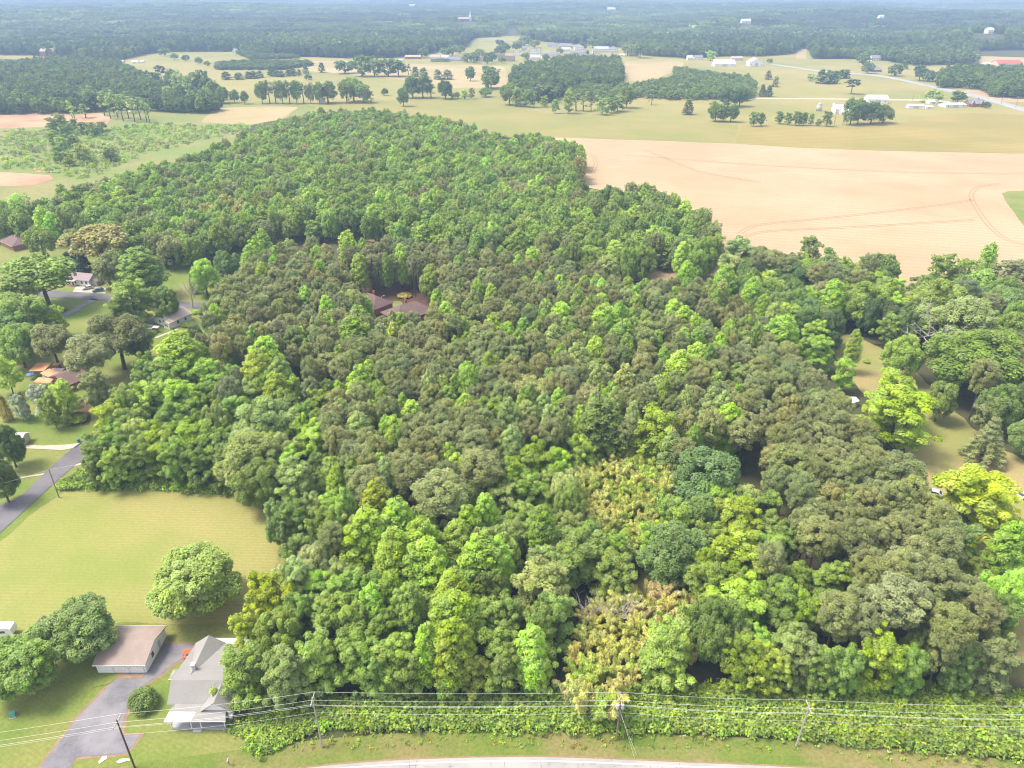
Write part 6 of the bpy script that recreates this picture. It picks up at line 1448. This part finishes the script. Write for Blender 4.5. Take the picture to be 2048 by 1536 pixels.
# houses and barns of the distance
HW = {'white': 'white', 'tanw': 'tanw', 'brick': 'brick'}
HR = {'white': 'white', 'grey': 'grey', 'lgrey': 'lgrey', 'brown': 'brown', 'tan': 'tan', 'red': 'red'}
for nm, x, y, w, d, wh, rh, ax, wc, rc, lab, extra in HOUSES:
    if nm == 'house' and y > 1250: wh, rh = wh * 1.35, rh * 1.5
    e = empty({'house': 'house', 'barn': 'barn', 'shed': 'small_shed'}[nm], (x, y + d / 2, float(ground_z(x, y))), rnd.uniform(-.12, .12))
    gable(e, 0, 0, w, d, wh, rh, ax, M[HW[wc]], M[HR[rc]], .4, .25)
    if extra == 'gables':
        for q in (-w * .3, w * .3): gable(e, q, -d / 2 - .6, 3.4, 2.4, wh, rh * .8, 'y', M['brick'], M['grey'], .3, .15, wname='front_gable', rname='gable_roof')
        MB().box(w*.2, w*.2 + .9, .2, 1.0, wh + 1, wh + rh + 1.6).build('chimney', M['brick'], e)
    if nm == 'house':
        nwin = max(2, int(w / 3.2))
        for k in range(nwin):
            q = -w / 2 + w * (k + .5) / nwin
            if k == nwin // 2: door(e, q, -d / 2 - .0, 1.1, 2.1)
            else: window(e, q, -d / 2, 1.0, 1.3, 1.4, '-y')
            if wh > 4.4: window(e, q, -d / 2, wh - 1.9, 1.2, 1.3, '-y')
        if rnd.random() < .5: MB().box(w*.18, w*.18 + .8, -.4, .4, wh + rh * .4, wh + rh + 1.2).build('chimney', M['brick'], e)
    elif nm == 'barn':
        MB().box(-w*.12, w*.12, -d/2 - .08, -d/2 - .01, .05, wh * .8).build('barn_door', M['lgrey'], e)
        for q in (-.36, .36): window(e, w * q, -d / 2, wh * .4, 1.2, 1.0, '-y')
    else:
        MB().box(-w*.15, w*.15, -d/2 - .06, -d/2 - .01, .05, wh * .8).build('door', M['lgrey'], e)
    tag(e, lab, nm)
# farm complex with silo
fb = empty('farm_barn', (343.6, 805.0, 0), .06)
gable(fb, 2.5, -3, 16, 12, 4.2, 3.2, 'x', M['lgrey'], M['white'], .4, .2)
gable(fb, -4.5, 4, 9, 10, 4.5, 3.4, 'x', M['white'], M['white'], .4, .2, wname='rear_wall', rname='rear_roof')
MB().slab([(-6.5,-13.5,2.6),(11,-13.5,2.6),(11,-9.55,3.6),(-6.5,-9.55,3.6)], .12).build('lean_to_roof', M['white'], fb)
for x in (-6, -1.6, 2.8, 7.2, 10.6): MB().box(x - .12, x + .12, -13.3, -13.06, 0, 2.5).build('post', M['wood'], fb)
for x in (-2, 3, 8): MB().box(x - 1.2, x + 1.2, -9.08, -9.01, .05, 2.6).build('bay_door', M['glass'], fb)
MB().box(-9.5, -8.0, 5, 7, 7.0, 9.4).build('elevator', M['white'], fb)
tag(fb, 'white-roofed farm barn with a lean-to and stepped roofs beside the silver silo', 'barn')
si = empty('silo', (324.6, 822.0, 0))
MB().cone(0, 0, 0, 6.2, 2.7, 2.7, 20).build('tank', M['lgrey'], si, True)
MB().cone(0, 0, 6.203, 8.0, 2.85, .35, 20).build('cap', M['metal'], si, True)
MB().cone(0, 0, 8.003, 8.5, .4, .4, 10).build('vent', M['metal'], si)
tag(si, 'pale metal silo left of the white-roofed farm barn', 'silo')
# church and other far buildings on their knolls
z_ = float(ground_z(*CHURCH))
cb = empty('church', (CHURCH[0], CHURCH[1], z_), .3)
gable(cb, -12, 0, 34, 14, 6, 5, 'x', M['brick'], M['tan'], .5, .3)
MB().box(6.0, 12.0, -3, 3, 0, 13).build('tower', M['white'], cb)
MB().cone(9, 0, 13.003, 33, 2.6, .1, 8).build('spire', M['white'], cb)
for q in (-24, -18, -12, -6, 0): window(cb, q, -7, 1.6, 1.4, 3.2, '-y')
tag(cb, 'brick church with a tall white steeple far away in the forest', 'church')
for x, y, w, lab in FAR_BUILDINGS:
    e = empty('far_building', (x, y, float(ground_z(x, y))), .1)
    gable(e, 0, 0, w, 14, 8, 3.5, 'x', M['white'], M['white'], .5, .3)
    for q in (-.3, 0, .3): window(e, w * q, -7, 2.0, 1.6, 1.8, '-y')
    tag(e, lab, 'building')

# fence rails by the village green
fe = empty('white_fence', (-75, 1960, 0))
for k in range(19): MB().box(-22.6 + k * 2.5 - .1, -22.6 + k * 2.5 + .1, -.1, .1, -.2, 1.5).build('post', M['white'], fe)
for z in (.55, 1.15): MB().box(-22.6, 22.6, -.16, -.105, z, z + .16).build('rail', M['white'], fe)
tag(fe, 'white board fence along the green above the village', 'fence')

# ------------------------------------------------------------------ utility poles and wires
def utility_pole(x, y, h, mat, label, arm=True, rz=0.0, lean=(0, 0), transformer=False, group='utility poles along the main road', scale=1.0):
    e = empty('utility_pole', (x, y, float(ground_z(x, y))), rz)
    lx, ly = lean
    MB().tube([(0, 0, -.4), (lx * .5, ly * .5, h * .5), (lx, ly, h)], [.16 * scale, .14 * scale, .11 * scale], 8).build('post', mat, e)
    if arm:
        zz = h - .35
        MB().box(lx - .06, lx + .06, ly - 1.35, ly + 1.35, zz - .07, zz + .07).build('crossarm', M['grey_pole'], e)
        for q in (-1.25, -.35, 1.25):
            MB().tube([(lx, ly + q, zz + .072), (lx, ly + q, zz + .17), (lx, ly + q, zz + .3)], [.05, .075, .05], 8).build('insulator', M['porcelain'], e)
        MB().tube([(lx + .07, ly + .9, zz - .05), (lx * .95 + .1, ly * .95, zz - .9)], .03, 5).build('brace', M['grey_pole'], e)
    if transformer:
        for s in (-1, 1):
            c = MB().tube([(lx + s * .42, ly, h - 2.6), (lx + s * .42, ly, h - 1.7)], .27, 12).build('transformer', M['lgrey'], e)
            MB().tube([(lx + s * .42, ly, h - 1.697), (lx + s * .42, ly, h - 1.45)], [.06, .03], 8).build('bushing', M['porcelain'], c)
    tag(e, label, 'utility pole', group)
    return e
P = POLES
heads = []
lean0 = [(.0, .0), (-.15, 0), (.12, 0), (.35, 0)]
labs = ['dark brown utility pole in front of the driveway', 'pale utility pole at the woods edge right of the farmhouse', 'utility pole with transformers in front of the lower bamboo grove', 'leaning grey utility pole in the brush at the lower right']
mats = ['dark_pole', 'grey_pole', 'pole_wood', 'grey_pole']
for i in range(4):
    x, y, h = P[i]
    utility_pole(x, y, h, M[mats[i]], labs[i], True, 0, lean0[i], i == 2)
    heads.append((x + lean0[i][0], y + lean0[i][1], h - .35))
ends = [(heads[0][0] - 45, heads[0][1] - 7.5, 11.4)] + heads + [(heads[3][0] + 42, heads[3][1] - 1.0, 9.6)]
def wire(name, pts, rad_, mat, label, cat, group, sag=.5, kids=None):
    m = MB()
    line = []
    for a, b in zip(pts[:-1], pts[1:]):
        a, b = Vector(a), Vector(b)
        for k in range(14):
            t = k / 14; p = a.lerp(b, t); p.z -= sag * 4 * t * (1 - t); line.append(p)
    line.append(Vector(pts[-1]))
    m.tube(line, rad_, 5)
    return tag(m.build(name, mat), label, cat, group)
for q, zz, lb in ((1.25, .26, 'rearmost of the three pale conductors on the crossarms'), (-.35, .26, 'middle one of the three pale conductors on the crossarms'), (-1.25, .26, 'front one of the three pale conductors on the crossarms')):
    wire('power_line', [(x, y + q, z + zz) for x, y, z in ends], .017, M['wire'], lb, 'power line', 'conductors along the main road', .45)
wire('power_line', [(x + .12, y, z - 1.5) for x, y, z in ends], .013, M['wire'], 'thin neutral wire below the crossarms', 'power line', 'conductors along the main road', .5)
for k, (dz, r_, lb) in enumerate(((3.2, .014, 'upper one of the dark cables under the conductors'), (4.1, .02, 'middle one of the dark cables under the conductors'), (4.6, .014, 'lowest of the dark cables under the conductors'))):
    wire('cable', [(x - .14, y, max(z - dz, 3.4)) for x, y, z in ends[1:]], r_, M['cable'] if k != 0 else M['wire'], lb, 'cable', 'cables along the main road', .6)
wire('guy_wire', [(heads[1][0] + .1, heads[1][1], 8.0), (heads[1][0] - 3.4, heads[1][1] - 5.8, .1)], .02, M['cable'], 'guy wire running down to the road from the pale pole', 'guy wire', 'guy wires', 0)
wire('guy_wire', [(heads[1][0], heads[1][1], 7.4), (heads[1][0] - 5.5, heads[1][1] + 1.5, .1)], .02, M['cable'], 'guy wire running left into the weeds from the pale pole', 'guy wire', 'guy wires', 0)
wire('guy_wire', [(heads[2][0], heads[2][1] - .1, 8.0), (heads[2][0] + 2.6, heads[2][1] - 3.6, .1)], .02, M['wire'], 'front guy wire of the transformer pole', 'guy wire', 'guy wires', 0)
wire('guy_wire', [(heads[2][0], heads[2][1] + .1, 7.2), (heads[2][0] + 3.1, heads[2][1] - 3.2, .1)], .02, M['wire'], 'rear guy wire of the transformer pole', 'guy wire', 'guy wires', 0)
x, y, h = P[4]
utility_pole(x, y, h, M['pole_wood'], 'wooden utility pole beside the side road left of the mown field', False, .5, (0, 0), False, 'country poles')
wire('power_line', [(x - 32, y - 14, 6.5), (x, y, h - .2), (-93, 166, 8.2)], .018, M['wire'], 'thin wire over the side road at the left', 'power line', 'wires by the side road', .7)
fl = ['left one of two poles in front of the farm barn', 'right one of two poles in front of the farm barn', 'right one of two poles by the dark wood at the far road', 'left one of two poles by the dark wood at the far road', 'pole beside the straw field, left of its neighbour', 'pole at the far right beside the straw field', 'pole by the gravel lane left of the lime-green round tree', 'pole in the pasture beside the two pasture cedars']
for (x, y, h), lb in zip(P[5:], fl):
    utility_pole(x, y, h, M['pole_wood'], lb, True, .6, (0, 0), False, 'poles in the far fields', 1.5)

# ------------------------------------------------------------------ labels of the trees that were not labelled by hand
LM = [('the white garage', -74, 101), ('the grey-roofed farmhouse', -55, 92), ('the yard light', -57.6, 114), ('the pale utility pole', P[1][0], P[1][1]), ('the transformer pole', P[2][0], P[2][1]), ('the leaning grey pole', P[3][0], P[3][1]),
      ('the lower bamboo grove', 22, 110), ('the upper bamboo grove', 27, 158), ('the dark cone-shaped tree', 23.5, 181), ('the huge blue-green tree', 51, 168), ('the wide yellow-green tree', 120, 150), ('the bare dead tree', 151, 237),
      ('the white metal shed roof', 106, 199), ('the slender lime tree', 60, 179), ('the largest domed tree', 177, 232), ('the left brown-roofed house', -56.6, 278), ('the right brown-roofed house', -41, 270), ('the white cottage', -131, 264),
      ('the mauve-roofed house', -189, 307), ('the brick house', -145, 213), ('the trash bin', -124, 178), ('the side road pole', P[4][0], P[4][1]), ('the bright lime tree', -108, 226), ('the farm barn', 343, 805), ('the silo', 324, 822),
      ('the village', 80, 1400), ('the red brick house', 520, 815), ('the two white barns', 380, 1190), ('the white conifer-row house', -155, 1330), ('the far left sheds', -690, 1230), ('the bare soil', -520, 690), ('the far poultry shed', 480, 810),
      ('the grain field corner', 64, 330), ('the big pale edge tree', -63, 152), ('the grey-green big pine', -17, 158), ('the single lawn tree', -56, 112), ('the bungalow', -249, 359), ('the twin field poles', 365, 710), ('the white-roofed barn', 415, 815)]
RANK = ['nearest', 'second nearest', 'third nearest', 'fourth nearest', 'fifth nearest', 'sixth nearest', 'seventh nearest', 'eighth nearest', 'ninth nearest', 'tenth nearest', 'eleventh nearest', 'twelfth nearest']
def relation(x, y):
    i = min(range(len(LM)), key=lambda k: math.hypot(LM[k][1] - x, LM[k][2] - y) / (40 + .35 * math.hypot(LM[k][1], LM[k][2])))
    n, lx, ly = LM[i]
    b0, b1 = math.atan2(lx, ly), math.atan2(x, y); D0, D1 = math.hypot(lx, ly), math.hypot(x, y)
    lat = (b1 - b0) * D0; dep = D1 - D0
    rel = ('right of' if lat > 0 else 'left of') if abs(lat) > abs(dep) else ('behind' if dep > 0 else 'in front of')
    return n, rel, math.hypot(lat, dep)
def ordinal(k):
    if k < len(RANK): return RANK[k]
    n = k + 1
    return '%d%s nearest' % (n, 'th' if 10 <= n % 100 <= 20 else {1: 'st', 2: 'nd', 3: 'rd'}.get(n % 10, 'th'))
buckets = {}
for e, kind, x, y, c, label in PLANTED:
    if label: continue
    n, rel, dist = relation(x, y)
    buckets.setdefault((TINT[c][1] + ' ' + KIND[kind][1], rel, n), []).append((dist, e))
for e, gi_, x, y, c in BAM:
    n, rel, dist = ('the transformer pole', '', math.hypot(x - P[2][0], y - P[2][1]))
    buckets.setdefault((c + ' bamboo clump', 'to', n + (' (upper grove)' if gi_ == 0 else ' (lower grove)')), []).append((dist, e))
for (what, rel, n), lst in buckets.items():
    lst.sort(key=lambda q: q[0])
    for k, (dist, e) in enumerate(lst):
        e['label'] = ('%s %s %s' % (what, rel, n)) if len(lst) == 1 else ('%s %s %s, %s' % (what, rel, n, ordinal(k)))

# ------------------------------------------------------------------ haze
if HAZE_DENSITY > 0:
    hb = MB().box(-12500, 12500, -600, 12500, -1.2, CAM_H + 2.5)
    hm = bpy.data.materials.new('haze'); hm.use_nodes = True
    T = NT(hm); o_ = T.n('ShaderNodeOutputMaterial'); pv = T.n('ShaderNodeVolumePrincipled')
    pv.inputs['Color'].default_value = (.50, .70, 1.0, 1); pv.inputs['Density'].default_value = HAZE_DENSITY
    pv.inputs['Anisotropy'].default_value = 0.0
    T.l(pv.outputs[0], o_.inputs['Volume'])
    hz = hb.build('haze', hm)
    tag(hz, 'pale summer haze', kind='stuff')
    hm.cycles.homogeneous_volume = True if hasattr(hm.cycles, 'homogeneous_volume') else None
print('TREES', len(PLANTED), 'scattered', len(rest), 'objects', len(bpy.data.objects))
